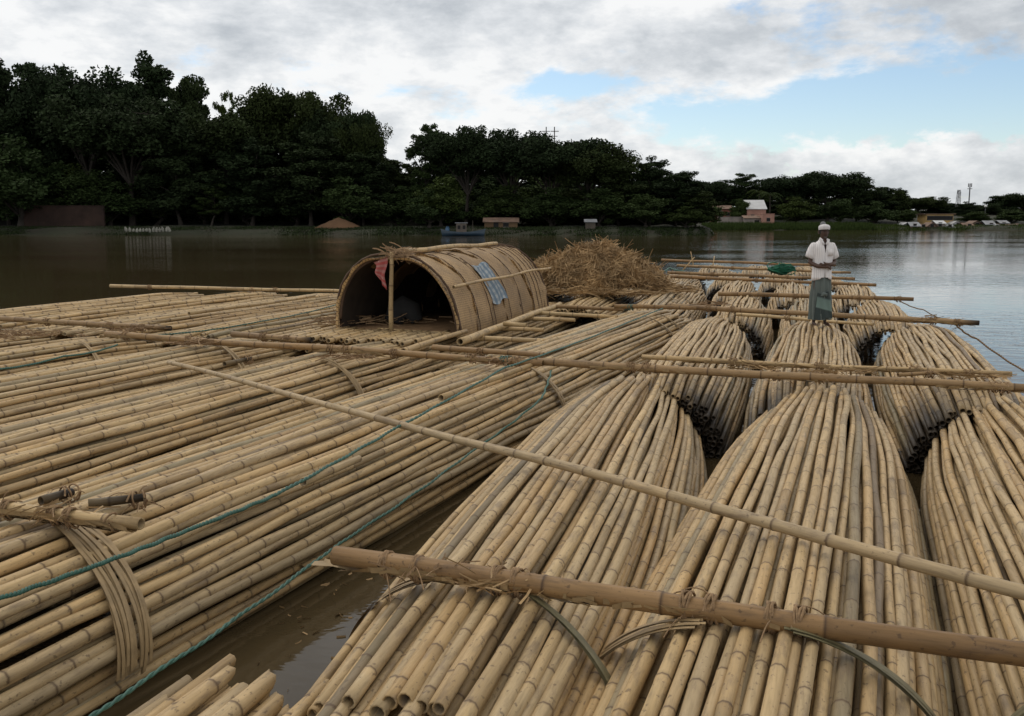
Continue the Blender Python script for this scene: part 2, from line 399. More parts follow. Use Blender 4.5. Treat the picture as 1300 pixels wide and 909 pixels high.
    if G_rest.n: o = G_rest.build('inner_culms', M['bamboo'], root); o['_g'] = .2; finish_culm(o); o['kind'] = 'stuff'
    root['_dims'] = (a+d/2, b+d/2, zc, L, u1-u0)
    root_prof[root.name] = (lambda t: (prof(t, E0[0], E1[0]), prof(t, E0[1], E1[1]), zdrop(t)))
    for st in straps: strap(root, *st)
    return root
root_prof = {}
def strap(root, t, a0, a1, nst=4, w_=.035, skew=0., mat='strap', fringe=0):
    """flat split-bamboo straps round the bundle from angle a0 to a1 (degrees, 90 = top, 0 = right flank)"""
    A_, B_, zc, L, du = root['_dims']; g = G()
    for q in range(nst):
        th = np.radians(np.linspace(a0+rng.uniform(-4, 2), a1+rng.uniform(-4, 4), 22)); f = (th-th[0])/(th[-1]-th[0])
        y = t+(q-(nst-1)/2)*w_*(.40+.38*np.clip(f*3, 0, 1))+skew*f+rng.uniform(-.005, .005)+.010*np.sin(f*5+q*1.3)
        pw, phh, zd = root_prof[root.name](y)
        x = du*y/L+(A_*pw+.045)*np.cos(th); z = zc+(B_*phh+.042)*np.sin(th)+zd
        s = np.tile((0, 1, 0), (len(th), 1))
        nrm = np.stack([np.cos(th), 0*th, np.sin(th)], 1)
        p = np.stack([x, y, z], 1)+nrm*(q % 2)*.006
        for e in (0, .004): g.ribbon(p+nrm*e, s, w_*rng.uniform(.9, 1.15))
    return g.build('lashing_strap', M[mat], root)
for k_ in list(M): pass

def lash(root, y, r, turns=4, rope=.007, drop=.035, mat='coir', frays=5, straps_=0, wide=.06, strapmat='strap'):
    """rope turns round a pole at y along it, with frayed ends and, if asked, split straps running along it"""
    g = G()
    th = np.linspace(0, turns*2*math.pi, turns*14)
    yy = y+(th/th[-1]-.5)*wide*2+.008*np.sin(th*1.7+rng.uniform(0, 6))+.008*np.sin(th*.6)
    rx = r+rope*.8; zlow = np.where(np.sin(th) < 0, drop*(.8+.2*np.sin(th*.37+rng.uniform(0, 6))), 0)
    g.tube(np.stack([rx*np.cos(th), yy, (rx+zlow)*np.sin(th)], 1), rope, 5)
    for q in range(frays):
        a = rng.uniform(0, 6.28); p0 = np.array([rx*math.cos(a), y+rng.uniform(-wide, wide), rx*math.sin(a)]); dirv = np.array([rng.normal(0, 1), rng.normal(0, 1), rng.uniform(-.2, .8)]); dirv /= np.linalg.norm(dirv)
        ln = rng.uniform(.06, .16); tt = np.linspace(0, 1, 5)[:, None]
        pp = p0+dirv*tt*ln+np.array([0, 0, -1])*tt**2*ln*.5
        g.tube(pp, rope*.5, 4)
    o = g.build('rope_lashing', M[mat], root)
    if straps_:
        g2 = G()
        for q in range(straps_):
            L_ = rng.uniform(.3, .75); tt = np.linspace(-1, 1, 12); ph = rng.uniform(0, 6.28)
            rr = (r+.012)*(1+.25*np.abs(tt)); aa = -1.2+1.1*np.sin(tt*2+ph)
            pp = np.stack([rr*np.cos(aa)*(.8)+.01*np.sin(tt*7+ph), y+tt*L_*.75+rng.uniform(-.1, .1), -(abs(rr*np.sin(aa)))*.75-.01*np.abs(tt)], 1)
            sd_ = np.stack([np.cos(aa+1.5), 0*tt, np.sin(aa+1.5)], 1)
            g2.ribbon(pp, sd_, .024*rng.uniform(.6, 1.5))
        g2.build('split_strap', M[strapmat], root)
    return o
def pole(name, label, p0, p1, r, tone=.3, sag=.0, lashes=(), node=.45, k=10, group='poles lashed across the bundles', cat='bamboo pole', wav=.012, mat='pole', dark_end=0, slant=(0, 0), r1=None):
    p0 = Vector(p0); p1 = Vector(p1); d_ = p1-p0; L = d_.length
    g = G(); a, b = wob(L, wav, 5), wob(L, wav*.6, 4)
    sn = (lambda t: np.clip(1.2-(L-t)/dark_end, 0, .95)) if dark_end else None
    culm(g, L, lambda t: a(t)-a(0*t), lambda t: b(t)-b(0*t)-sag*4*(t/L)*(1-t/L), r, r1 or r*.8, tone, 0, node, k, True, sn, slant)
    o = g.build(name, M[mat]); o['_g'] = 0.; finish_culm(o)
    o.location = p0
    yv = d_.normalized(); xv = yv.cross(Vector((0, 0, 1))).normalized(); zv = xv.cross(yv)
    o.rotation_euler = Matrix((xv, yv, zv)).transposed().to_euler()
    tag(o, label, cat, group)
    for l in lashes:
        y = l[0]; rr = r+((r1 or r*.8)-r)*y/L
        lash(o, y, rr, **(l[1] if len(l) > 1 else {}))
    return o

# --- the bundles. Row nearest the camera, right of the channel
HI = dict(layers=3, k=9, hi=True, node=.47, d=.067, ex=1.0)
bundle('short bundle of cut tips at the bottom edge beside the muddy channel', -1.95, -2.12, -3.0, 3.18, 1.32, .66, .5, layers=2, k=12, hi=True, d=.088,
       ends=((1, 1), (.96, .95)), jit=(.1, .16), slant=(0, 1.6), greeny=.1)
bundle('near bundle right of the muddy channel, open hollow ends showing at the bottom', -1.32, -1.95, 2.86, 10.6, 1.76, .83, .84, ends=((.80, .96), (.80, .87)), jit=(.16, .12), **HI,
       greeny=.10, wav=.008, straps=((1.0, 76, -32, 5, .024, -.62, 'strapg'), (1.05, 106, 150, 7, .024, .2)), bulge=2.9)
bundle('near middle bundle crossed by the thick brown pole, second from the muddy channel', -.24, .10, 2.55, 10.5, 1.72, .84, .86, ends=((.90, .95), (.80, .87)), jit=(.45, .12), **HI,
       greeny=.10, wav=.008, straps=((1.22, 82, -5, 5, .024, .15, 'strapg'), (1.2, 104, 170, 7, .024, .35)), bulge=2.9)
bundle('near right bundle cut off by the right edge of the picture', 1.45, 1.80, 1.9, 10.5, 1.66, .82, .84, ends=((.90, .95), (.80, .87)), jit=(.4, .12), **HI,
       greeny=.10, wav=.009, straps=((2.0, 92, 175, 5, .024, .15, 'strapg'),), bulge=2.9)
# long flat bundles left of the channel
LB = dict(layers=2, k=8, hi=True, node=.47, d=.072)
bundle('long bundle along the left of the channel with a wide strap round its flank', -4.50, -3.05, 2.0, 18.9, 1.94, .80, .68, **LB,
       ends=((.92, .95), (.80, .85)), jit=(.5, .35), greeny=.12, wav=.013, straps=((2.14, 80, 2, 12, .024, -.31), (8.7, 66, 8, 5, .03, -.15), (14.6, 70, 10, 4, .03, -.2), (15.3, 70, 10, 3, .03, -.2)))
bundle('second long bundle left of the channel, in front of the mat hut', -6.65, -5.95, -1.0, 12.7, 1.90, .78, .66, **LB, ends=((1, 1), (.85, .9)), jit=(.1, .6), greeny=.1, straps=((11.3, 74, 20, 4, .03, -.25),))
bundle('third long bundle from the channel on the left, running under the loose thin pole end', -8.65, -8.0, 0.0, 12.3, 1.92, .80, .68, **LB, ends=((1, 1), (.85, .9)), jit=(.1, .5), greeny=.08, straps=((11.0, 82, 30, 4, .032, -.3),))
bundle('fourth long bundle left of the channel, under the dark pole end at the left edge', -10.6, -10.05, 2.0, 12.0, 1.86, .78, .66, layers=2, k=8, hi=False, node=.47, d=.072, ends=((1, 1), (.85, .9)), greeny=.1, straps=((8.7, 78, 25, 3, .03, -.3),))
bundle('fifth long bundle left of the channel, only its far end in view', -12.6, -12.1, 5.0, 12.4, 1.86, .78, .66, layers=2, k=7, node=.47, d=.072, ends=((1, 1), (.85, .9)), greeny=.1)
bundle('outermost short bundle of the near left row, beside open water', -14.5, -14.1, 8.0, 14.2, 1.9, .72, .62, layers=2, k=7, node=.47, d=.072, ends=((1, 1), (.85, .9)), greeny=.1)
# second row on the left, behind the two dark pole ends
MB_ = dict(layers=2, k=7, node=.47, d=.074, ends=((.85, .9), (.78, .85)), greeny=.12, wav=.014)
bundle('far left row bundle with its right side against the mat hut', -9.35, -9.0, 12.3, 20.8, 1.95, .80, .66, **MB_)
bundle('far left row bundle, second to the left of the mat hut', -11.4, -11.0, 12.2, 20.6, 2.0, .80, .66, **MB_)
bundle('far left row bundle, third to the left of the mat hut', -13.4, -13.1, 12.6, 20.7, 2.0, .78, .66, **MB_)
bundle('outermost far left bundle beside the dark open water', -15.4, -15.2, 13.0, 20.4, 1.9, .74, .62, **MB_)
bundle('bundle tip behind the pole end left of the mat hut, at the water', -9.6, -9.5, 20.9, 26.0, 1.8, .74, .62, **MB_)
bundle('bundle the mat hut stands on, left half', -7.35, -7.05, 12.6, 21.5, 1.5, .66, .5, **MB_)
bundle('bundle the mat hut stands on, right half', -5.95, -5.75, 12.9, 21.5, 1.3, .66, .5, **MB_)
# second row on the right, with black cut ends over the water
R2_ = dict(deep=True, layers=7, k=8, hi=False, node=.42, d=.063, ex=1.0, ends=((.84, .92), (.76, .83)), wav=.011, stain_near=.95, greeny=.10, bulge=2.7, jit=(.10, .2), low=-.25, zend=(-.10, 0))
bundle('left bundle of the second row, black wet ends between two near bundles', -1.50, -1.80, 9.95, 18.1, 1.52, .84, .90, **R2_)
bundle('second row bundle the man in the white shirt stands on', -.06, -.04, 9.9, 18.1, 1.54, .84, .90, **R2_)
bundle('second row bundle next to open water on the right with black wet ends', 1.56, 1.70, 9.95, 18.0, 1.66, .84, .90, **R2_)
# rows further away
R3_ = dict(layers=2, k=7, hi=False, node=.42, d=.063, ex=1.0, ends=((.82, .88), (.72, .80)), wav=.013, stain_near=.6, greeny=.1, bulge=2.4, jit=(.15, .25), zend=(-.12, -.05))
bundle('third row bundle left of the man, first beyond the long crossing pole', -1.42, -1.62, 17.5, 23.1, 1.30, .86, .90, **R3_)
bundle('third row bundle directly behind the man', -.10, -.20, 17.6, 23.0, 1.28, .86, .90, **R3_)
bundle('third row bundle right of the man beside the open water', 1.20, 1.18, 17.5, 23.0, 1.40, .86, .90, **R3_)
bundle('fourth row bundle, leftmost of three behind the man', -1.95, -2.15, 22.5, 28.4, 1.34, .88, .90, **R3_)
bundle('fourth row bundle, middle one of three behind the man', -.55, -.75, 22.5, 28.4, 1.30, .88, .90, **R3_)
bundle('fourth row bundle, rightmost of three behind the man', .88, .88, 22.5, 28.2, 1.28, .88, .90, **R3_)
bundle('fifth row bundle left of the green net', -2.55, -2.80, 28.1, 34.0, 1.45, .80, .66, **R3_)
bundle('fifth row bundle under the green net', -1.10, -1.30, 28.1, 34.0, 1.35, .80, .66, **R3_)
bundle('fifth row bundle right of the green net beside the open water', .30, .20, 28.1, 33.8, 1.3, .80, .66, **R3_)
bundle('farthest row bundle on the left, near the straw heap', -3.6, -4.0, 33.6, 39.4, 1.5, .80, .62, **R3_)
bundle('farthest row bundle in the middle', -2.0, -2.4, 33.7, 39.5, 1.5, .80, .62, **R3_)
bundle('farthest row bundle on the right beside the open water', -.3, -.7, 33.6, 39.3, 1.5, .80, .62, **R3_)
bundle('long bundle slanting away at the right foot of the straw heap', -3.15, -3.75, 18.5, 27.5, 1.55, .82, .66, layers=2, k=7, node=.4, d=.075, ends=(.82, .85), greeny=.25, straps=((2.0, 80, 10, 3, .04, -.2), (3.2, 80, 10, 3, .04, -.2)))
bundle('bundle beside the straw heap, second from the rows behind the man', -4.85, -5.3, 19.4, 28.5, 1.6, .76, .62, layers=2, k=7, node=.4, d=.075, ends=(.82, .85))
bundle('bundle under the left part of the straw heap', -6.5, -6.9, 21.7, 29.0, 1.6, .70, .58, layers=2, k=7, node=.4, d=.075, ends=(.82, .85))
bundle('far bundle behind the straw heap, left of the fifth row', -4.2, -4.5, 27.8, 33.5, 1.5, .80, .62, **R3_)

# --- poles lashed across the bundles
def pt(x, y, z=.86): return at(x, y, z)
big = dict(turns=4, rope=.0065, wide=.020, drop=.03, frays=2)
def along(p0, p1, x):                         # metres along a pole at which it passes photo column x
    for i in range(401):
        q = p0.lerp(p1, i/400); s = 650+FPX*q.x/(q.y*math.cos(PITCH)-(q.z-EYE)*math.sin(PITCH))
        if (s-x)*(1 if p1.x > p0.x else -1) >= 0: return (q-p0).length
    return 1.
def cross_pole(name, label, a, b, r, marks=(), za=.87, zb=.87, ext=0., **kw):
    p0, p1 = pt(*a, za), pt(*b, zb); d_ = (p1-p0); p1 = p1+d_.normalized()*ext
    ls = []
    for mk in marks: ls.append((along(p0, p1, mk[0]), mk[1]))
    return pole(name, label, p0, p1, r, lashes=ls, **kw)
cross_pole('bamboo_pole', 'thick brown pole lying across the nearest bundles at the bottom right of the picture', (425, 705), (1300, 825), .047,
           [(490, big), (530, dict(big, straps_=10)), (630, dict(big, straps_=10)), (655, big), (870, dict(big, straps_=9)), (900, big), (975, big), (1015, big)], .875, .875, 1.6, tone=.42, node=.62, r1=.046, sag=.0)
cross_pole('bamboo_pole', 'long thin grey pole lying diagonally over the bundles to the right edge', (214, 460), (1300, 750), .024, [], .86, .93, 1.5, tone=.78, node=.33, r1=.034, mat='bamboo')
sm = dict(turns=5, rope=.006, wide=.05, drop=.025, frays=9)
cross_pole('bamboo_pole', 'long pole crossing the left bundles in front of the mat hut', (135, 424), (690, 460), .046,
           [(160, dict(sm, straps_=6)), (240, dict(sm, straps_=8)), (420, sm), (440, dict(sm, straps_=4)), (500, sm), (600, dict(sm, straps_=6)), (640, dict(sm, mat='green_rope', frays=3)), (655, sm)], .88, .90, tone=.25, sag=0, node=.5)
cross_pole('bamboo_pole', 'thick pole running from the middle of the picture to the right edge under the man', (683, 459), (1300, 492), .044,
           [(800, dict(sm, straps_=5)), (820, sm), (985, dict(sm, straps_=8)), (1040, dict(sm, straps_=4)), (1260, dict(sm, straps_=8)), (1275, sm)], .90, .90, 1.5, tone=.55, sag=0, node=.5)
cross_pole('bamboo_pole', 'thinner pole just behind the thick one, crossing to the open water on the right', (815, 453), (1285, 475), .030,
           [(930, dict(sm, straps_=7)), (1040, dict(sm, straps_=7)), (1160, dict(sm, straps_=7)), (1230, sm)], .88, .88, tone=.3, mat='bamboo')
cross_pole('bamboo_pole', 'short twin pole tied behind the thick pole under the right bundle', (1140, 476), (1235, 471), .022, [(1180, sm)], .86, .86, tone=.2)
cross_pole('bamboo_pole', 'dark ended pole reaching in from the left edge', (-60, 401), (215, 417), .048, [(60, dict(sm, straps_=5)), (140, dict(sm, straps_=8)), (180, sm)], .87, .87, tone=.6, dark_end=.25)
cross_pole('bamboo_pole', 'short pole end lashed to the wide strap at the lower left edge', (-90, 633), (176, 664), .040, [(10, dict(big, straps_=8)), (70, dict(big, straps_=12, frays=10)), (90, big), (143, dict(big, turns=1))], .87, .87, tone=.15, r1=.034, mat='bamboo')
cross_pole('bamboo_pole', 'pale pole lying across the far left bundles at the water', (140, 363), (448, 370), .045, [(190, sm), (320, dict(sm, straps_=4)), (350, sm)], .84, .84, tone=.2, mat='bamboo')
cross_pole('bamboo_pole', 'pole on which the man stands, its end sticking out over the water', (848, 388), (1243, 410), .050, [(900, sm), (930, sm), (1040, sm), (1120, dict(sm, straps_=4)), (1185, dict(sm, straps_=8)), (1215, sm)], .88, .88, tone=.55, dark_end=.1)
cross_pole('bamboo_pole', 'pale thin pole tucked below the one at the feet of the man', (935, 399), (1110, 411), .032, [(1000, sm)], .80, .80, tone=.2, mat='bamboo')
cross_pole('bamboo_pole', 'pole behind the knees of the man, its end over the water', (912, 373), (1160, 380), .050, [(950, sm), (1010, sm), (1090, sm), (1140, sm)], .88, .88, tone=.3)
cross_pole('bamboo_pole', 'pole behind the thighs of the man reaching from the straw heap to the water', (852, 351), (1112, 362), .050, [(900, sm), (960, sm), (1060, sm)], .88, .88, tone=.4)
cross_pole('bamboo_pole', 'pole passing just below the green net', (848, 346), (1085, 354), .050, [(905, sm), (1000, sm)], .88, .88, tone=.5)
cross_pole('bamboo_pole', 'pole passing just above the green net', (860, 337), (1080, 346), .050, [(930, sm)], .88, .88, tone=.2)
cross_pole('bamboo_pole', 'farthest pole across the raft at the level of the shirt hem', (840, 330), (1060, 337), .055, [(930, sm)], .88, .88, tone=.4)
cross_pole('bamboo_pole', 'loose pole running back from the straw heap foot to the strapped bundle', (780, 389), (884, 391), .045, [(800, dict(sm, mat='green_rope'))], .88, .88, tone=.3)
cross_pole('bamboo_pole', 'brown pole crossing from the mat hut corner to the strapped bundle', (550, 441), (690, 452), .042, [(610, sm)], .80, .82, tone=.5)
cross_pole('bamboo_pole', 'brown pole butt lying left of the mat hut before the long pole', (295, 424), (395, 432), .045, [(335, sm), (365, dict(sm, straps_=4))], .88, .88, tone=.55, dark_end=.1)
for i, (a, b, z, tn, lb) in enumerate([((598, 429), (700, 434), .74, .2, 'lowest of the short cross poles right of the mat hut'), ((632, 417), (690, 419), .72, .3, 'short cross pole right of the mat hut, second from the front'),
        ((655, 404), (730, 407), .74, .1, 'short cross pole right of the mat hut, third from the front'), ((672, 397), (784, 401), .78, .2, 'pale cross pole right of the mat hut, fourth from the front'),
        ((700, 389), (792, 392), .80, .5, 'brown cross pole behind the mat hut corner'), ((640, 411), (668, 413), .86, .2, 'stub of pale pole on top of the slanting board')]):
    cross_pole('bamboo_pole', lb, a, b, .040, [], z, z, tone=tn, mat='bamboo' if tn < .4 else 'pole')
pole('bamboo_pole', 'pale heavy pole lying along the right foot of the mat hut', pt(584, 434, .80), pt(712, 386, .80), .055, tone=.2, mat='bamboo', group='poles round the mat hut')
pole('bamboo_pole', 'pale split pole running forward from the mat hut corner to the long pole', pt(512, 446, .78), pt(590, 421, .80), .045, tone=.3, mat='bamboo', group='poles round the mat hut')
pole('bamboo_pole', 'thin pole laid across the front sill of the mat hut', pt(480, 418, .74), pt(572, 424, .74), .03, tone=.3, mat='bamboo', group='poles round the mat hut')
for lb, a, b in (('dark mouldy culm stub with frayed tie at the lower left, upper one of two', (52, 636), (92, 624)), ('dark mouldy culm stub with frayed tie at the lower left, lower one of two', (112, 640), (182, 632)),
                 ('short rotten stub lying right of the thin strap on the left', (285, 462), (318, 455))):
    p = pole('culm_stub', lb, pt(*a, .83), pt(*b, .83), .030, tone=.93, group='dark stubs on the left bundles', cat='culm stub', dark_end=.3)
    lash(p, (pt(*b, .84)-pt(*a, .84)).length*.9, .04, 3, .006, .02, frays=8)
# --- platform of loose culms in front of and beside the hut
tb = empty('loose_culm_deck', uv(-6.6, 12.5, 0), -RA); tag(tb, 'deck of short loose culms laid in front of the mat hut opening', 'deck')
for i in range(26):
    x = -1.15+i*.088; g = G(); L = rng.uniform(1.0, 1.5); a_, b_ = wob(L, .01, 2), wob(L, .006, 2); dx = rng.normal(0, .02)
    culm(g, L, lambda t: x+a_(t)+dx*t, lambda t: .735+b_(t)+.01*(i % 2)+0*t, .038, .036, rng.random()*.7, 0, .4, 8, False, y0=rng.uniform(-.35, .05))
    o = g.build('culm', M['bamboo'], tb); o['_g'] = 0.; finish_culm(o)
# culms stacked under the straw
tb = empty('culm_stack', at(770, 385, 0), R(-8)); tag(tb, 'low stack of pale culms lying crosswise under the straw heap', 'culm stack')
for i in range(22):
    g = G(); L = rng.uniform(1.9, 2.9); a_ = wob(L, .015, 3); row = i % 4; zz = .80+row*.075; dy = .25*(i//4)+rng.normal(0, .03); hd = rng.normal(-.02, .03)
    culm(g, L, lambda t: dy+a_(t)+hd*t, lambda t: zz+0*t-.05*t/L, .036, .032, rng.random()*.8, .1, .4, 7, False)
    o = g.build('culm', M['bamboo'], tb); o.rotation_euler = (0, 0, R(97)); o.location = (.2, 0, 0); o['_g'] = 0.; finish_culm(o)

# --- ropes
def rope(label, pts, r, mat='green_rope', group=None, sag=.03):
    P_ = [Vector(p) for p in pts]; out = []
    for i in range(len(P_)-1):
        for k in range(24):
            f = k/24; q = P_[i].lerp(P_[i+1], f); q.z -= sag*4*f*(1-f); q += Vector((math.sin(k*.9+i), math.cos(k*1.1), 0))*.006; out.append(q)
    out.append(P_[-1]); g = G(); c0 = out[0]
    # two strands twisted together
    for s_ in (0, math.pi):
        dense = []
        for i in range(len(out)-1):
            for f in (0, .25, .5, .75): dense.append(out[i].lerp(out[i+1], f))
        qq = [p-c0+Vector((math.cos(i*1.1+s_)*r*.45, 0, math.sin(i*1.1+s_)*r*.45)) for i, p in enumerate(dense)]
        g.tube(qq, r*.62, 5)
    o = g.build('rope', M[mat]); o.location = c0; tag(o, label, 'rope', group); return o
rope('green rope lying over the top of the long bundle beside the channel', [at(-40, 772, .87), at(120, 718, .90), at(240, 672, .90), at(350, 628, .89), at(500, 545, .89), at(640, 467, .96), at(740, 432, .88), at(842, 391, .93)], .012, group='green ropes', sag=.004)
rope('green rope stretched over the muddy channel from the bottom edge', [at(90, 925, .72), at(430, 690, .50), at(600, 572, .55), at(688, 505, .8), at(700, 470, .86)], .0105, group='green ropes', sag=.02)
rope('dull green rope across the left edge bundles', [at(-20, 470, .84), at(80, 452, .84), at(150, 437, .86)], .013, group='green ropes')
rope('green rope lying along the far left bundles towards the hut', [at(200, 425, .86), at(330, 408, .84), at(432, 385, .84)], .012, group='green ropes')
rope('brown mooring rope from the right bundle down to the water at the right edge', [at(1210, 408, .86), at(1240, 430, .6), at(1330, 487, .0)], .016, 'coir', 'mooring ropes', .04)
rope('brown mooring rope from the pole behind the man down to the water', [at(1138, 379, .86), at(1172, 393, .45), at(1220, 414, .0)], .014, 'coir', 'mooring ropes', .04)
rope('green rope tangle end left of the straw heap foot', [at(868, 344, .9), at(850, 340, .9), at(838, 346, .9), at(846, 352, .9)], .03, group='green ropes')

# --- loose straw and fibre around the ties
def fibres(name, label, p, n, spread, L0, mat='straw', wd=.010, cat='fibre', flat=.06, group='loose fibre scraps on the bundles'):
    g = G()
    for i in range(n):
        a = rng.uniform(0, 6.28); c_ = np.array([rng.normal(0, spread[0]), rng.normal(0, spread[1]), abs(rng.normal(0, flat))]); L = L0*rng.uniform(.4, 1.3)
        tt = np.linspace(-.5, .5, 5)[:, None]; d_ = np.array([math.cos(a), math.sin(a), rng.normal(0, .12)])
        bend = np.array([-math.sin(a), math.cos(a), rng.normal(0, .5)])*rng.normal(0, .3)
        g.ribbon(c_+d_*tt*L+bend*L*(tt**2), (bend+np.array([0, 0, .4]))/np.linalg.norm(bend+np.array([0, 0, .4])), wd*rng.uniform(.6, 1.4))
    o = g.build(name, M[mat]); o.location = p; o['kind'] = 'stuff'
    tag(o, label, cat); return o
fibres('bark_shreds', 'brown bark shreds scattered before the hut opening', at(470, 408, .79), 150, (.5, .35), .35, 'coir', .016, 'shreds', .05)
fibres('straw_scraps', 'straw scraps by the tie at the left edge', at(25, 425, .86), 90, (.35, .2), .3, 'coir', .014, 'straw', .03)

for px_, py_, lb in ((70, 655, 'frayed fibre round the strap knot at the lower left edge'), (575, 728, 'frayed fibre under the left end of the thick pole'), (640, 745, 'frayed fibre where the green strap leaves the thick pole'),
                     (645, 462, 'fibre tuft where the green rope meets the long pole'),
                     (445, 455, 'fibre tuft under the long pole before the hut'), (245, 437, 'fibre tuft at the thin strap left of the hut'), (960, 468, 'fibre tuft between the twin poles left of the man'), (1060, 474, 'fibre tuft between the twin poles below the man'),
                     (1250, 480, 'fibre tuft on the thick pole near the right edge'), (905, 387, 'fibre tuft on the pole left of the feet of the man'), (1190, 408, 'fibre tuft on the pole end over the water'), (165, 420, 'fibre tuft between the two dark poles at the left')):
    q = at(px_, py_, .86); k9 = min(1, q.y/9); fibres('fibre_tuft', lb, q, int(10+34*k9), (.06+.13*k9, .04), .12+.14*k9, 'coir' if px_ % 2 else 'straw', .006+.006*k9, 'fibre', .03)
LC = 'loose culms lying on the left bundles'
for lb, a, b, tn, rr in (('loose pale culm between the long pole and the strapped bundle', (560, 505), (700, 455), .1, .032),
                     ('short broken culm on the long bundle beside the channel', (385, 612), (455, 582), .7, .03), ('loose culm on the far left bundles', (240, 398), (400, 376), .5, .034)):
    pole('loose_culm', lb, at(*a, .855), at(*b, .855), rr, tone=tn, mat='bamboo', group=LC, cat='culm')
fibres('floating_scraps', 'straw and leaf scraps floating on the muddy channel', at(420, 745, .004), 46, (.30, .75), .05, 'straw', .012, 'scraps', .0005)
# ------------------------------------------------------------------ the mat hut
def mat_weave(name):
    m, t, b = material(name)
    o = t.node('ShaderNodeTexCoord').outputs['Object']
    a = t.node('ShaderNodeAttribute', attribute_name='cul'); sp = t.node('ShaderNodeSeparateColor', {0: a.outputs[0]}).outputs
    uvv = t.node('ShaderNodeCombineXYZ', {0: sp[0], 1: sp[1]}).outputs[0]
    br = t.node('ShaderNodeTexBrick', {'Vector': uvv, 'Scale': 1.0, 'Color1': (.58, .40, .20, 1), 'Color2': (.48, .33, .165, 1), 'Mortar': (.12, .075, .04, 1), 'Mortar Size': .006, 'Brick Width': .075, 'Row Height': .028})
    n = t.noise(t.mapping(o, (1, 1, 1)), 2.4, 6, .6)
    c = t.mix(.8, br.outputs[0], t.ramp(n, [(.3, .62), (.55, 1.0), (.75, 1.2)]), 'MULTIPLY')
    rnd = t.node('ShaderNodeObjectInfo').outputs['Random']
    c = t.mix(1.0, c, t.ramp(rnd, [(0, (.78, .74, .70)), (1, (1.12, 1.08, 1.0))]), 'MULTIPLY')
    c = t.mix(t.math('MULTIPLY', t.smooth(t.noise(t.mapping(o, (1, 3, 1)), 1.6, 5, .6), .55, .75), .6), c, (.16, .10, .06, 1))
    t.put(b.inputs['Base Color'], c); b.inputs['Roughness'].default_value = .7
    t.put(b.inputs['Normal'], t.node('ShaderNodeBump', {'Strength': .6, 'Distance': .006, 'Height': br.outputs[1]}).outputs[0])
    return m
M['mat'] = mat_weave('woven_bamboo_mat')
M['hoop'] = plain('dark_cane_hoop', (.085, .05, .03), .8, .3, 12)
hfl, hfr = (-7.38, 13.75), (-5.22, 13.6)
hw, hh, HL = 1.05, 1.26, 5.1
hut = empty('mat_hut', uv(-6.34, 13.65, .68), -RA); tag(hut, 'arched hut roofed with woven bamboo mats, open towards the camera', 'hut')
def arch(t, y, grow=0.):
    """t from -1 (left foot) to 1 (right foot); slightly flattened crown, leaning left as in the photo"""
    th = math.pi/2*(1-t)
    x = (hw+grow)*math.copysign(abs(math.cos(th))**.86, math.cos(th)); z = (hh+grow)*abs(math.sin(th))**.92
    x += -.10*z/hh; f = y/HL
    return (x*(1-.04*f)+.0*f, y+(.16*(1-z/hh) if y < .2 else 0)*0, z*(1-.02*math.sin(f*5)))
NT_, panels = 40, [(-.05, .95), (.85, 1.75), (1.65, 2.55), (2.45, 3.35), (3.25, 4.15), (4.05, HL)]
for pi_, (ya, yb) in enumerate(panels):
    g = G(); ny = 7; lift = .022*(pi_ % 2)
    V = []; C_ = []
    for lay in (0, -.03):
        for j in range(ny):
            for i in range(NT_+1):
                tt = -1+2*i/NT_; y = ya+(yb-ya)*j/(ny-1)
                x, yy, z = arch(tt, y, lift+lay+.016*math.sin(i*.55+pi_*2)*math.cos(j*.8+pi_)+.012*math.sin(i*.23+pi_)+(.014*math.sin(i*1.7+pi_*3) if j in (0, ny-1) and lay == 0 else 0))
                V.append((x, yy+(.035*math.sin(i*.4+pi_)+.02*math.sin(i*1.3+pi_*2) if 0 < y < 5 else 0), z)); C_.append((i/NT_*4.2, y, 0, 0))
    nn = (NT_+1)*ny; q = []
    for base in (0, nn):
        for j in range(ny-1):
            for i in range(NT_): a = base+j*(NT_+1)+i; q.append((a, a+1, a+NT_+2, a+NT_+1))
    for i in range(NT_):
        q.append((i, i+1, nn+i+1, nn+i)); a = (ny-1)*(NT_+1)+i; q.append((a, a+1, nn+a+1, nn+a))
    g.add(V, q, c=C_); g.build('mat_panel', M['mat'], hut)
for y in (.0, .90, 1.55, 1.72, 2.60, 3.32, 4.12, 4.42, 4.65, 4.85, 5.08):
    g = G(); g.tube([arch(-1+2*i/36, y+.015*math.sin(i*.7), .030+.006*(i % 2)) for i in range(37)], .0075 if y not in (0., 5.08) else .020, 5); g.build('hoop', M['hoop'], hut)
g = G(); g.tube([arch(-1+2*i/36, .02, -.03) for i in range(37)], .028, 6); g.build('front_rib', M['hoop'], hut)
g = G(); V = [arch(-1+2*i/40, y, -.045) for y in (.04, HL-.06) for i in range(41)]; g.add(V, [(i, i+1, 42+i, 41+i) for i in range(40)]); g.build('shade_lining', plain('shade_dark_mat', (.035, .024, .016), .95, .3, 5), hut)  # added near-black lining: the shade inside the hut is put into its colour
g = G()                                            # the closed back wall
V = [(0, HL-.05, 0)]+[arch(-1+2*i/36, HL-.05, -.02) for i in range(37)]; g.add(V, t=[(0, i, i+1) for i in range(1, 37)], c=[(v[0], v[2], 0, 0) for v in V]); g.build('back_wall', M['mat'], hut)
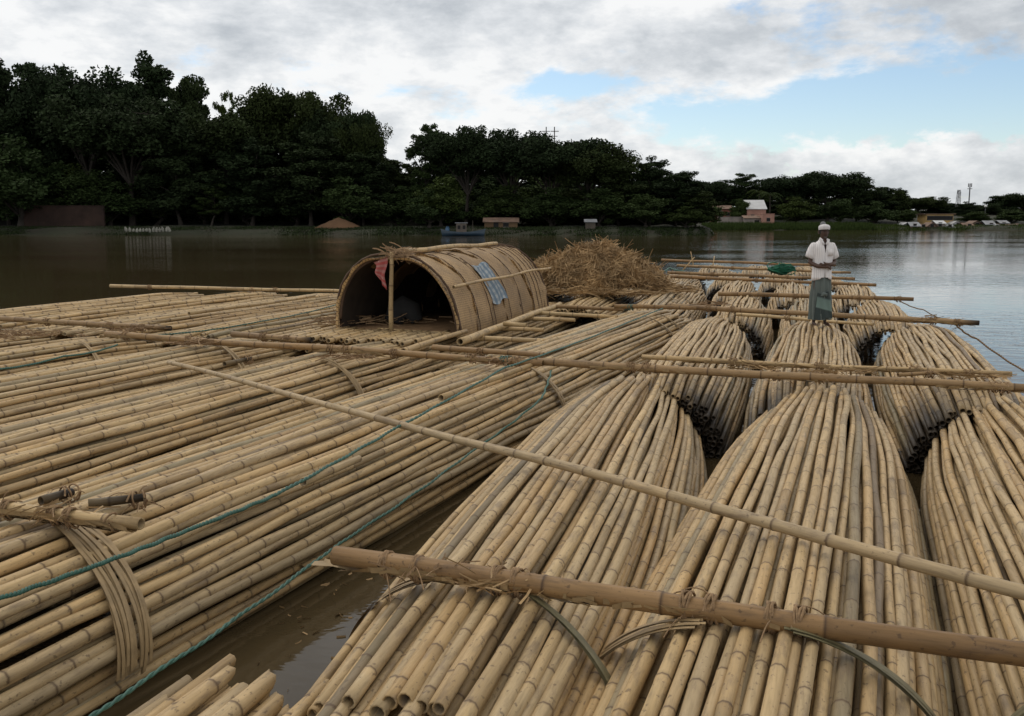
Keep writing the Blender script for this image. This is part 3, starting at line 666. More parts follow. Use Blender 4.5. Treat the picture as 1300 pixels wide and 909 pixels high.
def hutpole(name, pts, r, tone=.25, mat='bamboo'):
    g = G(); p0 = np.array(pts[0], float); p1 = np.array(pts[1], float); L = np.linalg.norm(p1-p0); a_, b_ = wob(L, .01, 3), wob(L, .01, 3)
    culm(g, L, a_, b_, r, r*.85, tone, 0, .4, 9, True)
    o = g.build(name, M[mat], hut); o['_g'] = 0.; finish_culm(o); yv = Vector(p1-p0).normalized(); xv = yv.cross(Vector((0, .01, 1))).normalized(); zv = xv.cross(yv)
    o.location = p0; o.rotation_euler = Matrix((xv, yv, zv)).transposed().to_euler(); return o
hutpole('ridge_pole', ((-.05, .25, hh+.065), (.02, HL-.35, hh+.085)), .042)
hutpole('side_pole', ((1.00, -.12, .80), (.98, HL+.35, .84)), .026, .3)
hutpole('front_post', ((-.10, -.05, .02), (-.06, -.06, hh+.06)), .038, .2)
hutpole('front_sill', ((-1.0, -.12, .06), (1.15, -.12, .05)), .026, .5)
g = G(); g.box(0, HL/2, .045, 2*hw-.1, HL-.1, .05); g.build('floor', plain('hut_floor_mat', (.20, .12, .06), .9, .3, 6, .3), hut)
# fibre knot tied round the top of the front post
g = G()
for i in range(60):
    a = rng.uniform(0, 6.28); tt = np.linspace(-.5, .5, 5)[:, None]; L = rng.uniform(.15, .45)
    d_ = np.array([rng.normal(.6, .5), rng.normal(0, .4), rng.normal(0, .35)]); d_ /= np.linalg.norm(d_)
    g.ribbon(np.array([rng.normal(.0, .14), rng.normal(.0, .06), hh+.05+rng.normal(0, .04)])+d_*tt*L+np.array([0, 0, -.15])*tt**2, (0, .5, .8), .018)
g.build('fibre_knot', M['coir'], hut)
# dark belongings at the back of the opening
g = G(); g.tube([(-.5, .9, .1), (-.45, .95, .28), (-.35, 1.0, .36), (-.2, 1.0, .3), (-.1, 1.0, .12)], [.16, .2, .2, .18, .1], 9)
o = g.build('dark_bag', plain('dark_cloth', (.02, .02, .02), .9)); o.location = hut.location; o.rotation_euler = (0, 0, -RA); tag(o, 'dark sack lying inside the mat hut at the left of its opening', 'sack')
# cloths
def check_mat(name, c1, c2, c3, s1=18.):
    m, t, b = material(name)
    a = t.node('ShaderNodeAttribute', attribute_name='cul'); sp = t.node('ShaderNodeSeparateColor', {0: a.outputs[0]}).outputs
    sx = t.smooth(t.math('SINE', t.math('MULTIPLY', sp[0], s1)), -.2, .3); sy = t.smooth(t.math('SINE', t.math('MULTIPLY', sp[1], s1*1.3)), -.2, .3)
    c = t.mix(sx, (*c1, 1), (*c2, 1)); c = t.mix(t.math('MULTIPLY', sy, .45), c, (*c3, 1)); c = t.mix(t.math('MULTIPLY', t.noise(sp and t.node('ShaderNodeTexCoord').outputs['Object'], 6., 5, .6), .75), c, tuple(list((x+y+z)/3 for x, y, z in zip(c1, c2, c3))+[1])); t.put(b.inputs['Base Color'], c); b.inputs['Roughness'].default_value = .95
    return m
M['blue_check'] = check_mat('blue_check_cloth', (.10, .16, .22), (.40, .42, .42), (.055, .11, .18), 42.)
M['red_check'] = check_mat('red_check_cloth', (.33, .03, .03), (.38, .05, .045), (.42, .36, .33), 30.)
def cloth(name, label, f, mat, nx=10, ny=16, th=.006):
    g = G(); V, C_ = [], []
    for lay in (0, 1):
        for j in range(ny+1):
            for i in range(nx+1):
                p = np.array(f(i/nx, j/ny, lay*th)); V.append(p); C_.append((i/nx*.6, j/ny*.8, 0, 0))
    nn = (nx+1)*(ny+1); q = []
    for j in range(ny):
        for i in range(nx):
            a = j*(nx+1)+i
            for b_ in (0, nn): q.append((a+b_, a+b_+1, a+b_+nx+2, a+b_+nx+1))
    for i in range(nx): q.append((i, i+1, nn+i+1, nn+i)); a = ny*(nx+1)+i; q.append((a, a+1, nn+a+1, nn+a))
    for j in range(ny): a = j*(nx+1); q.append((a, a+nx+1, nn+a+nx+1, nn+a)); a += nx; q.append((a, a+nx+1, nn+a+nx+1, nn+a))
    g.add(V, q, c=C_); o = g.build(name, M[mat]); o.location = hut.location; o.rotation_euler = (0, 0, -RA); tag(o, label, 'cloth'); return o
def f_blue(a, b, e):
    t = .42+.40*b; y = 1.62+.78*a+.10*b+.02*math.sin(b*9); gr = .045+.03*max(0, 1-abs(b-.04)*12)+.012*math.sin(a*9+b*5)+e
    x, yy, z = arch(t+.02*math.sin(a*6), y, gr); return (x, y, z)
cloth('blue_check_cloth', 'worn blue and white checked cloth hung over the side pole of the mat hut', f_blue, 'blue_check')
def f_red(a, b, e): return (-.36+.24*a*(1-.55*b)+.08*b+.02*math.sin(b*8), -.10+.025*math.sin(a*9+b*6)+e, hh-.02-.52*b*(.5+.5*(a))-.07*(1-a)*1.2)
cloth('red_check_cloth', 'red and white checked cloth knotted at the top of the hut post', f_red, 'red_check', 8, 12)

# ------------------------------------------------------------------ straw heap, green net
def heap():
    root = empty('straw_heap', uv(-5.25, 22.6, .78), -RA); tag(root, 'big tangled heap of brown straw behind the mat hut', 'straw heap')
    def H(x, y):
        r2 = (x/1.75)**2+(y/1.35)**2
        return (1.0*max(0, 1-r2)**.52+.12*math.sin(x*3+1)*math.cos(y*2.5)+.05*math.sin(x*7)*math.sin(y*6+x)) if r2 < 1 else 0
    g = G(); n = 26; V = []
    for j in range(n+1):
        for i in range(n+1):
            a = i/n*2*math.pi; r = j/n; x, y = 1.72*r*math.cos(a), 1.32*r*math.sin(a); V.append((x, y, H(x, y)*.86-.05+rng.normal(0, .01)))
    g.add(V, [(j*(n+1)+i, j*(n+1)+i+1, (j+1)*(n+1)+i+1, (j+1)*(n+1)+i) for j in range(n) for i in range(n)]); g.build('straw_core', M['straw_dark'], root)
    g = G()
    for i in range(13000):
        a = rng.uniform(0, 6.28); r = rng.random()**.5; x, y = 1.85*r*math.cos(a), 1.42*r*math.sin(a); z = H(x*.96, y*.96)*rng.uniform(.85, 1.03)+rng.normal(0, .03)
        L = rng.uniform(.2, .75); b = rng.uniform(0, 6.28); gz = -(H(x+.05*math.cos(b), y+.05*math.sin(b))-H(x, y))/.05 if r < .95 else 0
        d_ = np.array([math.cos(b), math.sin(b), -gz*.8+rng.normal(0, .34)]); d_ /= np.linalg.norm(d_)
        tt = np.linspace(-.5, .5, 4)[:, None]; bd = rng.normal(0, .25, 3)
        sd_ = np.cross(d_, rng.normal(0, 1, 3)); sd_ /= np.linalg.norm(sd_)+1e-6
        g.ribbon(np.array([x, y, max(.02, z)])+d_*tt*L+bd*tt**2*L, sd_, rng.uniform(.008, .022))
    for i in range(45):                           # stalks that stick out
        pass
    for i in range(900):                          # the loose skirt round its foot
        a = rng.uniform(0, 6.28); r = rng.uniform(.95, 1.35); c_ = np.array([1.8*r*math.cos(a), 1.4*r*math.sin(a), .06+abs(rng.normal(0, .05))]); b = rng.uniform(0, 6.28); L = rng.uniform(.2, .6)
        d_ = np.array([math.cos(b), math.sin(b), rng.normal(0, .1)]); tt = np.linspace(-.5, .5, 4)[:, None]
        g.ribbon(c_+d_*tt*L+rng.normal(0, .2, 3)*tt**2*L, (-d_[1]*.5, d_[0]*.5, .8), rng.uniform(.008, .02))
    for i in range(60):
        a = rng.uniform(0, 6.28); r = rng.random()**.5*.95; x, y = 1.7*r*math.cos(a), 1.3*r*math.sin(a); z = H(x, y)
        d_ = np.array([math.cos(a)*.7+rng.normal(0, .6), math.sin(a)*.4, rng.uniform(.1, .9)]); d_ /= np.linalg.norm(d_)
        g.tube([np.array([x, y, z-.1])+d_*s_ for s_ in (0, .2, rng.uniform(.3, .6))], .008, 4)
    g.build('straw', M['straw'], root)
    return root
heap()
def net():
    o_ = at(992, 350, .8); g = G()
    for i in range(90):
        pts = []; a = rng.uniform(0, 6.28); rx, rz, ry = rng.uniform(.05, .40), rng.uniform(.03, .20), rng.uniform(.05, .32); tilt = rng.normal(0, .4); ph = rng.uniform(0, 6.28)
        for k in range(14):
            s_ = k/13*rng.uniform(4.5, 6); x = rx*math.cos(s_+ph); y = ry*math.sin(s_+ph)*math.cos(tilt); z = .20+rz*math.sin(s_+ph+tilt)*math.cos(a)+rng.normal(0, .02)+rng.normal(0, .015)
            x = max(-.43, min(.43, x*1.15)); pts.append((x, y, max(.02, z)))
        g.tube(pts, .016, 4)
    o = g.build('fishing_net', plain('green_net', (.0, .095, .05), .7, .35, 8)); o.location = o_; tag(o, 'coiled heap of green netting lying on the far bundles left of the man', 'net')
net()
for i, (x, y, dx, dz) in enumerate([(866, 338, 14, .45), (880, 330, -3, .5), (905, 331, 2, .35)]):
    q = at(x, y+6, .82); pole('culm_stub', ['pale stick leaning up right of the straw heap', 'thin upright stick standing right of the straw heap', 'short upright stick on the far bundles'][i], q, q+Vector((dx*.03, .1, dz)), .022, tone=.1, mat='bamboo', group='sticks on the far bundles', cat='stick')

# ------------------------------------------------------------------ the man
def man():
    root = empty('person', uv(.03, 15.75, .835), R(3)); root.scale = (.90, .92, .965); tag(root, 'man in white shirt, white cap and dark green wrap standing with folded arms', 'person')
    # faces the camera (local -Y); height 1.65 m. One skinned figure.
    bm = bmesh.new(); sl = bm.verts.layers.skin.verify()
    def V(co, r, parent=None, ry=None):
        v = bm.verts.new(co); v[sl].radius = (r, ry or r)
        if parent: bm.edges.new((parent, v))
        return v
    pel = V((0, 0, .86), .125, None, .095); pel[sl].use_root = True
    wst = V((0, 0, 1.0), .115, pel, .085); ch = V((0, .01, 1.2), .125, wst, .085); sh = V((0, .01, 1.31), .085, ch, .062)
    nk = V((0, .005, 1.40), .052, sh); hd0 = V((0, -.012, 1.455), .060, nk); hd1 = V((0, -.015, 1.53), .078, hd0, .086); hd2 = V((0, -.005, 1.60), .055, hd1)
    for s in (-1, 1):
        a = V((s*.140, .01, 1.285), .042, sh); e0 = V((s*.195, .03, 1.18), .040, a); e = V((s*.220, .01, 1.03), .038, e0)
        f = V((s*.125, -.130, 1.005 if s > 0 else .975), .036, e); wr = V((s*.03, -.175, 1.01 if s > 0 else .975), .029, f)
        pm = V((-s*.02, -.185, 1.01 if s > 0 else .965), .029, wr, .018); pm2 = V((-s*.055, -.18, 1.005 if s > 0 else .95), .028, pm, .016)
        for q, (dz, ln) in enumerate(((.024, .052), (.009, .060), (-.007, .056), (-.022, .044))):
            k1 = V((-s*(.055+ln*.5), -.172, (1.005 if s > 0 else .95)+dz), .0085, pm2); V((-s*(.055+ln), -.145, (1.0 if s > 0 else .94)+dz), .0075, k1)
        t1 = V((-s*.035, -.200, (1.04 if s > 0 else .99)), .010, pm); V((-s*.065, -.205, (1.05 if s > 0 else 1.0)), .008, t1)
        h = V((s*.085, 0, .80), .085, pel); k = V((s*.095, -.02, .46), .055, h); sn = V((s*.10, .015, .28), .047, k); an = V((s*.10, .02, .085), .030, sn)
        hl = V((s*.10, .03, .035), .030, an); bl = V((s*.115, -.09, .025), .030, hl, .018); V((s*.12, -.155, .018), .026, bl, .013)
    me = bpy.data.meshes.new('body'); bm.to_mesh(me); bm.free(); o = bpy.data.objects.new('body', me); col.objects.link(o); o.parent = root
    skin = plain('dark_skin', (.075, .04, .028), .55, .12, 8); me.materials.append(skin)
    m1 = o.modifiers.new('skin', 'SKIN'); m1.use_smooth_shade = True; m1.branch_smoothing = .3
    m2 = o.modifiers.new('sub', 'SUBSURF'); m2.levels = 2; m2.render_levels = 2
    # face: nose, brows, ears, eyes, mouth
    g = G()
    g.tube([(0, -.098, 1.545), (0, -.115, 1.515), (0, -.105, 1.502)], [.008, .014, .010], 7)
    for s in (-1, 1): g.tube([(s*.080, .0, 1.545), (s*.090, .01, 1.53), (s*.082, .008, 1.495)], [.010, .014, .008], 6); g.tube([(s*.015, -.094, 1.551), (s*.045, -.088, 1.556)], .006, 5)
    g.build('face', skin, root)
    g = G()
    for s in (-1, 1): g.tube([(s*.022, -.094, 1.538), (s*.040, -.091, 1.538)], .006, 6)
    g.build('eyes', plain('eye_dark', (.02, .015, .012), .3), root)
    g = G(); g.tube([(-.024, -.092, 1.478), (0, -.100, 1.480), (.024, -.092, 1.478)], [.004, .008, .004], 6); g.build('mouth', plain('lips', (.055, .022, .02), .5), root)
    g = G(); loft(g, [((0, -.05, 1.452), .035, .030), ((0, -.075, 1.440), .022, .018), ((0, -.078, 1.425), .008, .008)], 10); g.build('beard', plain('grey_beard', (.10, .095, .09), .9), root)
    # hair at the sides and back
    g = G(); loft(g, [((0, .02, 1.50), .078, .070), ((0, .015, 1.55), .086, .082), ((0, .01, 1.585), .085, .085), ((0, .005, 1.60), .05, .05)], 18); g.build('hair', plain('grey_black_hair', (.04, .04, .04), .9), root)
    # cap: a round cloth cap tilted forward, grey crown above the white band
    g = G(); loft(g, [((0, -.012, 1.560), .092, .102), ((0, -.014, 1.585), .098, .108), ((0, -.012, 1.615), .096, .106), ((0, -.006, 1.637), .075, .085), ((0, .0, 1.648), .035, .04), ((0, .0, 1.65), .002, .002)], 22, tilt=-.10); g.build('cap', plain('white_cap', (.62, .60, .62), .9, .15, 20), root)
    g = G(); loft(g, [((0, .05, 1.63), .050, .055), ((0, .055, 1.665), .048, .05), ((0, .055, 1.69), .03, .03), ((0, .055, 1.698), .002, .002)], 16); g.build('cap_crown', plain('grey_cap_crown', (.16, .16, .17), .9), root)
    # shirt
    m, t, b = material('white_striped_shirt'); oc = t.node('ShaderNodeTexCoord').outputs['Object']; sp = t.node('ShaderNodeSeparateXYZ', {0: oc}).outputs
    st = t.smooth(t.math('SINE', t.math('MULTIPLY', sp[0], 230.)), .35, .9)
    t.put(b.inputs['Base Color'], t.mix(t.math('MULTIPLY', st, .5), (.78, .76, .76, 1), (.42, .41, .45, 1))); b.inputs['Roughness'].default_value = .9
    t.put(b.inputs['Normal'], t.node('ShaderNodeBump', {'Strength': .6, 'Distance': .02, 'Height': t.noise(t.mapping(oc, (1, 1, .5)), 14, 4)}).outputs[0])
    g = G()
    def shirt_ring(z, a, b_, gap): return (z, a, b_, gap)
    rings = [(.755, .172, .150, .016), (.80, .170, .148, .006), (.90, .166, .14, 0), (1.0, .164, .135, 0), (1.08, .168, .13, 0), (1.18, .180, .13, 0), (1.26, .188, .122, .012), (1.31, .182, .108, .022), (1.352, .135, .09, .034), (1.385, .085, .075, .040), (1.415, .068, .066, .046)]
    K = 48; Vv = []
    for z, a, b_, gap in rings:
        for i in range(K+1):
            th = -math.pi/2+(i/K)*2*math.pi         # opens at the front
            x = a*math.copysign(abs(math.cos(th))**.85, math.cos(th)); y = b_*math.sin(th); fold = .004*math.sin(th*5+z*9)+.003*math.sin(th*11+z*16)
            x *= 1+fold/.17; y *= 1+fold/.12
            if i <= 2: x = x+gap*(1-i/3)
            if i >= K-2: x = x-gap*(1-(K-i)/3)
            if z < .78: z_ = z-.02*math.cos(th*2)+(.02 if i < 3 or i > K-3 else 0)
            else: z_ = z
            Vv.append((x, y+.005, z_))
    g.add(Vv, [(j*(K+1)+i, j*(K+1)+i+1, (j+1)*(K+1)+i+1, (j+1)*(K+1)+i) for j in range(len(rings)-1) for i in range(K)])
    for s in (-1, 1):
        loft(g, [((s*.105, .01, 1.335), .050, .060), ((s*.148, .01, 1.322), .054, .066), ((s*.190, .02, 1.25), .056, .066), ((s*.215, .025, 1.17), .062, .070), ((s*.228, .025, 1.105), .070, .076)], 18, axis=Vector((s*.45, .05, -1)), fold=.05)
        g.ribbon([(s*.020, -.098, 1.325), (s*.048, -.092, 1.37), (s*.066, -.060, 1.415), (s*.06, .02, 1.43)], (s*.7, -.6, -.3), .05)      # collar
    o = g.build('shirt', m, root); sm_ = o.modifiers.new('thick', 'SOLIDIFY'); sm_.thickness = .004
    g = G(); g.box(.088, -.130, 1.20, .095, .006, .11); o = g.build('shirt_pocket', m, root); o.rotation_euler = (0, 0, 0)
    # wrap (lungi), hanging in folds to the ankles, with a pale doubled flap in front
    m, t, b = material('checked_green_wrap'); oc = t.node('ShaderNodeTexCoord').outputs['Object']; sp = t.node('ShaderNodeSeparateXYZ', {0: oc}).outputs
    vx = t.smooth(t.math('SINE', t.math('MULTIPLY', sp[0], 75.)), .5, .8); vz = t.smooth(t.math('SINE', t.math('MULTIPLY', sp[2], 60.)), .5, .8)
    c = t.mix(t.math('MULTIPLY', vx, .35), (.115, .140, .132, 1), (.045, .055, .058, 1)); c = t.mix(t.math('MULTIPLY', vz, .25), c, (.12, .15, .14, 1))
    t.put(b.inputs['Base Color'], c); b.inputs['Roughness'].default_value = .9
    g = G(); K = 64; Vv = []
    rr = [(.10, .176, .130), (.18, .172, .128), (.30, .176, .125), (.45, .172, .128), (.60, .163, .128), (.72, .155, .122), (.82, .140, .10), (.88, .13, .09)]
    for z, a, b_ in rr:
        for i in range(K):
            th = i/K*2*math.pi; amp = .024*(1-(z-.06)/.95)+.006
            f = amp*math.sin(th*7+.8*math.sin(z*4))+amp*.6*math.sin(th*13+z*5)
            Vv.append(((a+f)*math.cos(th), (b_+f)*math.sin(th)-.01, z+(.012*math.sin(th*3) if z < .1 else 0)))
    g.add(Vv, grid_faces(len(rr), K)); o = g.build('lungi', m, root)
    m2_, t, b = material('pale_green_wrap_flap'); oc = t.node('ShaderNodeTexCoord').outputs['Object']; sp = t.node('ShaderNodeSeparateXYZ', {0: oc}).outputs
    t.put(b.inputs['Base Color'], t.ramp(t.math('ADD', sp[2], t.math('MULTIPLY', sp[0], .25)), [(0, (.035, .05, .05)), (.27, (.035, .05, .05)), (.29, (.15, .22, .20)), (.44, (.13, .19, .175)), (.47, (.035, .048, .048))])); b.inputs['Roughness'].default_value = .9
    g = G(); nx, nz = 14, 14; Vv = []
    for lay in (0, .008):
        for j in range(nz+1):
            z = .12+.43*j/nz; hw_ = .165-.055*(j/nz)
            for i in range(nx+1):
                s_ = -1+2*i/nx; Vv.append((s_*hw_+.01, -.150-lay-.012*math.sin(s_*7+j*.35)+.045*s_*s_-.01*(1-j/nz), z+.02*math.sin(s_*3)))
    nn = (nx+1)*(nz+1); q = []
    for L_ in (0, nn):
        for j in range(nz):
            for i in range(nx): a = L_+j*(nx+1)+i; q.append((a, a+1, a+nx+2, a+nx+1))
    g.add(Vv, q); g.build('lungi_flap', m2_, root)
    g = G(); g.tube([(-.05, -.135, .50), (-.01, -.155, .53), (.03, -.15, .52), (.05, -.13, .49)], [.02, .034, .032, .016], 9); g.build('lungi_knot', m, root)
    return root
def loft(g, rings, k, axis=None, tilt=0., fold=0.):
    V = []
    for (c, a, b) in rings:
        for i in range(k):
            th = i/k*2*math.pi; f = 1+fold*math.sin(th*5+c[2]*20)
            p = Vector((a*f*math.cos(th), b*f*math.sin(th), 0))
            if axis is not None: p = axis.normalized().to_track_quat('Z', 'Y').to_matrix() @ p
            V.append((c[0]+p.x, c[1]+p.y, c[2]+p.z+tilt*(-p.y)*-1))
    g.add(V, grid_faces(len(rings), k))
man()

# ------------------------------------------------------------------ trees
def leaf_cloud(g, cs, rs, nper, size, flat=.6, tone=(0, 1)):
    """nper leaf-sized faces round each clump centre"""
    cs = np.asarray(cs); N = len(cs)*nper
    d_ = rng.normal(0, 1, (N, 3)); d_ /= np.linalg.norm(d_, axis=1)[:, None]; rad = rng.random(N)**.45
    c = np.repeat(cs, nper, 0); r = np.repeat(np.asarray(rs), nper)[:, None]
    p = c+d_*rad[:, None]*r*np.array([1, 1, flat])
    a = rng.normal(0, 1, (N, 3)); a[:, 2] *= .45; a /= np.linalg.norm(a, axis=1)[:, None]
    b = np.cross(a, rng.normal(0, 1, (N, 3))); b /= np.linalg.norm(b, axis=1)[:, None]
    s_ = size*rng.uniform(.5, 1.2, N)[:, None]
    v = np.stack([p-a*s_, p+b*s_*.5, p+a*s_, p-b*s_*.5], 1).reshape(-1, 3)
    tn = np.repeat(rng.uniform(tone[0], tone[1], len(cs)), nper)*.6+rng.random(N)*.4
    cc = np.zeros((N, 4)); cc[:, 0] = tn
    g.add(v, np.arange(N*4).reshape(-1, 4), c=np.repeat(cc, 4, 0))
def make_tree(kind, seed):
    global rng
    keep = rng; rng = np.random.default_rng(seed)
    root = empty('tree'); gt, gl = G(), G(); cs, rs = [], []
    if kind == 'rain':           # wide umbrella on a forked trunk
        Hh, Rr, fork = 20., 13., 6.5; nl = 13
    elif kind == 'dense': Hh, Rr, fork = 20., 7.5, 3.0; nl = 15
    elif kind == 'loose': Hh, Rr, fork = 20., 6.0, 5.0; nl = 14
    elif kind == 'low': Hh, Rr, fork = 10., 6.5, 1.0; nl = 9
    rt = Rr*.035+.10; lean = rng.normal(0, .5, 2)
    gt.tube([(0, 0, -1.0), (0, 0, 0), (lean[0]*.4, lean[1]*.4, fork*.6), (lean[0], lean[1], fork+.4)], [rt*1.5, rt*1.15, rt*.85, rt*.7], 9)
    for i in range(nl):
        a = i*2.4+rng.uniform(-.3, .3)
        if kind == 'rain': el_ = rng.uniform(.25, 1.0); end = np.array([math.cos(a)*Rr*.80*math.sqrt(1-el_*.75), math.sin(a)*Rr*.80*math.sqrt(1-el_*.75), fork+(Hh-fork-1.6)*(.52+.48*el_)])
        elif kind == 'low': f = rng.uniform(.2, 1); end = np.array([math.cos(a)*Rr*.7*f, math.sin(a)*Rr*.7*f, 2+6.4*(1-f*.75)])
        else: f = i/(nl-1); rad_ = Rr*.72*math.sin(math.pi*(.18+.68*f)); end = np.array([math.cos(a)*rad_, math.sin(a)*rad_, fork+.5+(Hh-fork-2.2)*f])
        st = np.array([lean[0], lean[1], fork+(0 if kind in ('rain', 'low') else (Hh-fork)*.55*(i/nl))])
        tt = np.linspace(0, 1, 6)[:, None]; mid = (st+end)/2+np.array([0, 0, (2.0 if kind == 'rain' else .3)])+rng.normal(0, .5, 3)
        pp = (1-tt)**2*st+2*tt*(1-tt)*mid+tt**2*end; gt.tube(pp, np.linspace(rt*.45, rt*.10, 6), 6)
        nsub = 7 if kind == 'rain' else 5
        for k in range(nsub):
            q = pp[3 if k < 3 else 5]*1.0; o_ = rng.normal(0, 1, 3); o_[2] = abs(o_[2])*.45+.1 if kind != 'low' else o_[2]*.4; o_ /= np.linalg.norm(o_)
            e_ = q+o_*Rr*(rng.uniform(.15, .34) if kind in ('rain', 'loose') else rng.uniform(.08, .22))*np.array([1, 1, .6]); gt.tube([q, (q+e_)/2+rng.normal(0, .15, 3), e_], [rt*.12, rt*.08, rt*.04], 4)
            for m_ in range(3):
                c_ = e_+rng.normal(0, 1, 3)*np.array([1, 1, .45])*Rr*.10; cs.append(c_); rs.append(Rr*(rng.uniform(.09, .17) if kind == 'loose' else rng.uniform(.14, .23)))
    if kind != 'rain': cs += [np.array([lean[0], lean[1], z])+rng.normal(0, 1, 3)*Rr*.12 for z in np.linspace(fork+2 if kind != 'low' else 2, Hh*.92, 10)]; rs += [Rr*.2]*10
    cs = np.array(cs); top = cs[:, 2].max()+.5
    cs[:, 2] *= Hh/top
    leaf_cloud(gl, cs, rs, {'rain': 150, 'dense': 170, 'loose': 90, 'low': 120}[kind], {'rain': .40, 'dense': .34, 'loose': .27, 'low': .26}[kind], .62)
    gl.build('crown', M['leaf'] if kind in ('rain', 'dense') else M['leaf2'], root, False)
    gt.build('trunk', M['bark'], root)
    rng = keep; root['_hw'] = (Hh, Rr); return root
protos = {k: [make_tree(k, 100+i*17+j*5) for i in range(n_)] for j, (k, n_) in enumerate((('rain', 3), ('dense', 3), ('loose', 2), ('low', 2)))}
used = set()
def place_tree(kind, x, ytop, D, wpx, label, group, name='tree', zb=1.4, rot=None):
    pr = protos[kind][rng.integers(len(protos[kind]))]; Hh, Rr = pr['_hw']
    base = far(x, 280, D); topz = far(x, ytop, D).z
    s = (topz-zb)/Hh; sw = (wpx/FPX*D)/(2*Rr)*1.28
    o = pr if pr.name not in used else copy_tree(pr)
    used.add(pr.name); o.name = name
    o.location = (base.x, D, zb); o.scale = (sw, sw, s); o.rotation_euler = (0, 0, rng.uniform(0, 6.28) if rot is None else rot)
    tag(o, label, 'tree', group); return o
GL, GM, GR, GF = 'trees on the dark left bank', 'trees on the middle bank', 'trees on the far middle bank', 'trees on the far right bank'
for t_ in [
 ('dense', -60, 88, 200, 120, 'dark tree at the left edge of the picture, only its right side in view', GL),
 ('dense', 12, 76, 198, 88, 'tall dark tree nearest the left edge of the picture', GL),
 ('dense', 66, 83, 204, 78, 'tall dark tree, second from the left edge', GL),
 ('rain', 118, 92, 200, 125, 'broad tree with a flat top left of the tallest crown', GL),
 ('rain', 168, 128, 190, 150, 'spreading tree with open lacy branches low in the left wood', GL),
 ('dense', 203, 69, 212, 92, 'tallest dark crown of the left bank', GL),
 ('dense', 247, 96, 210, 56, 'dark crown stepping down right of the tallest one', GL),
 ('loose', 291, 114, 206, 26, 'small feathery tree top between the tallest crown and the next broad one', GL),
 ('rain', 288, 140, 196, 120, 'broad tree under the small feathery top', GL),
 ('dense', 335, 124, 206, 66, 'rounded crown left of the broad domed tree', GL),
 ('rain', 378, 116, 200, 100, 'broad domed tree near the right end of the left wood', GL),
 ('rain', 425, 141, 198, 85, 'crown sloping down from the broad domed tree', GL),
 ('rain', 456, 152, 194, 60, 'flat crown stretching out over the gap at the right end of the left wood', GL),
 ('dense', 462, 190, 190, 70, 'lower tree at the right end of the left wood', GL),
 ('low', 26, 172, 181, 130, 'low green tree on the water side at the left edge', GL),
 ('low', 100, 215, 184, 90, 'low bushy tree above the red bank wall', GL),
 ('dense', 230, 165, 188, 90, 'mid height tree in front of the tallest crown', GL),
 ('dense', 320, 175, 187, 90, 'mid height tree behind the shore before the domed tree', GL),
 ('dense', 395, 170, 186, 95, 'mid height tree left of the earth mound', GL),
 ('low', 440, 225, 182, 90, 'bushy tree right behind the earth mound', GL),
 ('loose', 268, 232, 184, 40, 'small pale bushy tree among the trunks', GL),
 ('dense', 505, 204, 205, 60, 'small tree in the gap between the left and middle woods', GM),
 ('loose', 541, 157, 190, 50, 'thin loose tree with light showing through at the left end of the middle wood', GM),
 ('rain', 592, 164, 186, 96, 'spreading tree with sky holes right of the thin loose tree', GM),
 ('rain', 648, 169, 186, 105, 'spreading tree left of the power pole', GM),
 ('rain', 702, 176, 184, 110, 'wide crown just below the power pole', GM),
 ('rain', 748, 186, 182, 95, 'wide crown right of the power pole', GM),
 ('dense', 786, 205, 180, 70, 'crown at the start of the slope down to the right', GM),
 ('dense', 824, 199, 180, 60, 'rounded crown near the right end of the middle wood', GM),
 ('dense', 858, 218, 176, 62, 'second last crown of the middle wood', GM),
 ('dense', 884, 243, 173, 46, 'last crown of the middle wood, hanging over the water', GM),
 ('low', 560, 225, 174, 80, 'low tree behind the blue boat', GM),
 ('low', 545, 240, 172, 70, 'low tree left of the blue boat', GM),
 ('low', 640, 235, 182, 80, 'low tree above the ochre shed', GM),
 ('low', 700, 238, 178, 80, 'low tree right of the ochre shed', GM),
 ('low', 760, 240, 175, 90, 'low tree at the water under the wide crowns', GM),
 ('low', 820, 246, 171, 80, 'low tree at the water under the rounded crown', GM),
 ('low', 870, 262, 170, 60, 'low tree at the tip of the middle bank', GM),
 ('rain', 905, 229, 300, 60, 'flat crown behind the tip of the middle bank', GR),
 ('loose', 944, 219, 300, 50, 'feathery crown above the red walls', GR),
 ('rain', 1003, 222, 300, 74, 'broad crown behind the white tin roof', GR),
 ('rain', 1050, 220, 296, 84, 'broad crown above the head of the man', GR),
 ('dense', 1086, 222, 294, 46, 'rounded crown just right of the head of the man', GR),
 ('dense', 1112, 238, 290, 44, 'crown stepping down right of the rounded one', GR),
 ('dense', 1139, 239, 288, 26, 'small upright crown at the right end of the far wood', GR),
 ('low', 940, 252, 277, 30, 'dark round tree between the red wall and the tin roof', GR),
 ('low', 1010, 250, 280, 60, 'low tree right of the pink wall', GR),
 ('low', 1060, 252, 276, 64, 'low tree behind the head of the man', GR),
 ('low', 1110, 256, 274, 60, 'low tree on the far shore right of the man', GR),
 ('low', 1150, 266, 274, 44, 'green bushy tree left of the yellow building', GR),
 ('rain', 1168, 250, 330, 50, 'low broad crown left of the yellow building', GF),
 ('dense', 1194, 257, 330, 36, 'crown right behind the yellow building', GF),
 ('dense', 1224, 256, 320, 30, 'round crown at the foot of the two masts', GF),
 ('rain', 1246, 259, 330, 44, 'flat crown right of the masts', GF),
 ('dense', 1272, 249, 330, 42, 'rising crown near the right edge', GF),
 ('rain', 1304, 246, 330, 60, 'highest crown at the right edge', GF),
 ('low', 1235, 268, 285, 44, 'low tree behind the shanties under the masts', GF),
 ('low', 1290, 266, 285, 54, 'low tree behind the shanties at the right edge', GF)]: place_tree(*t_)
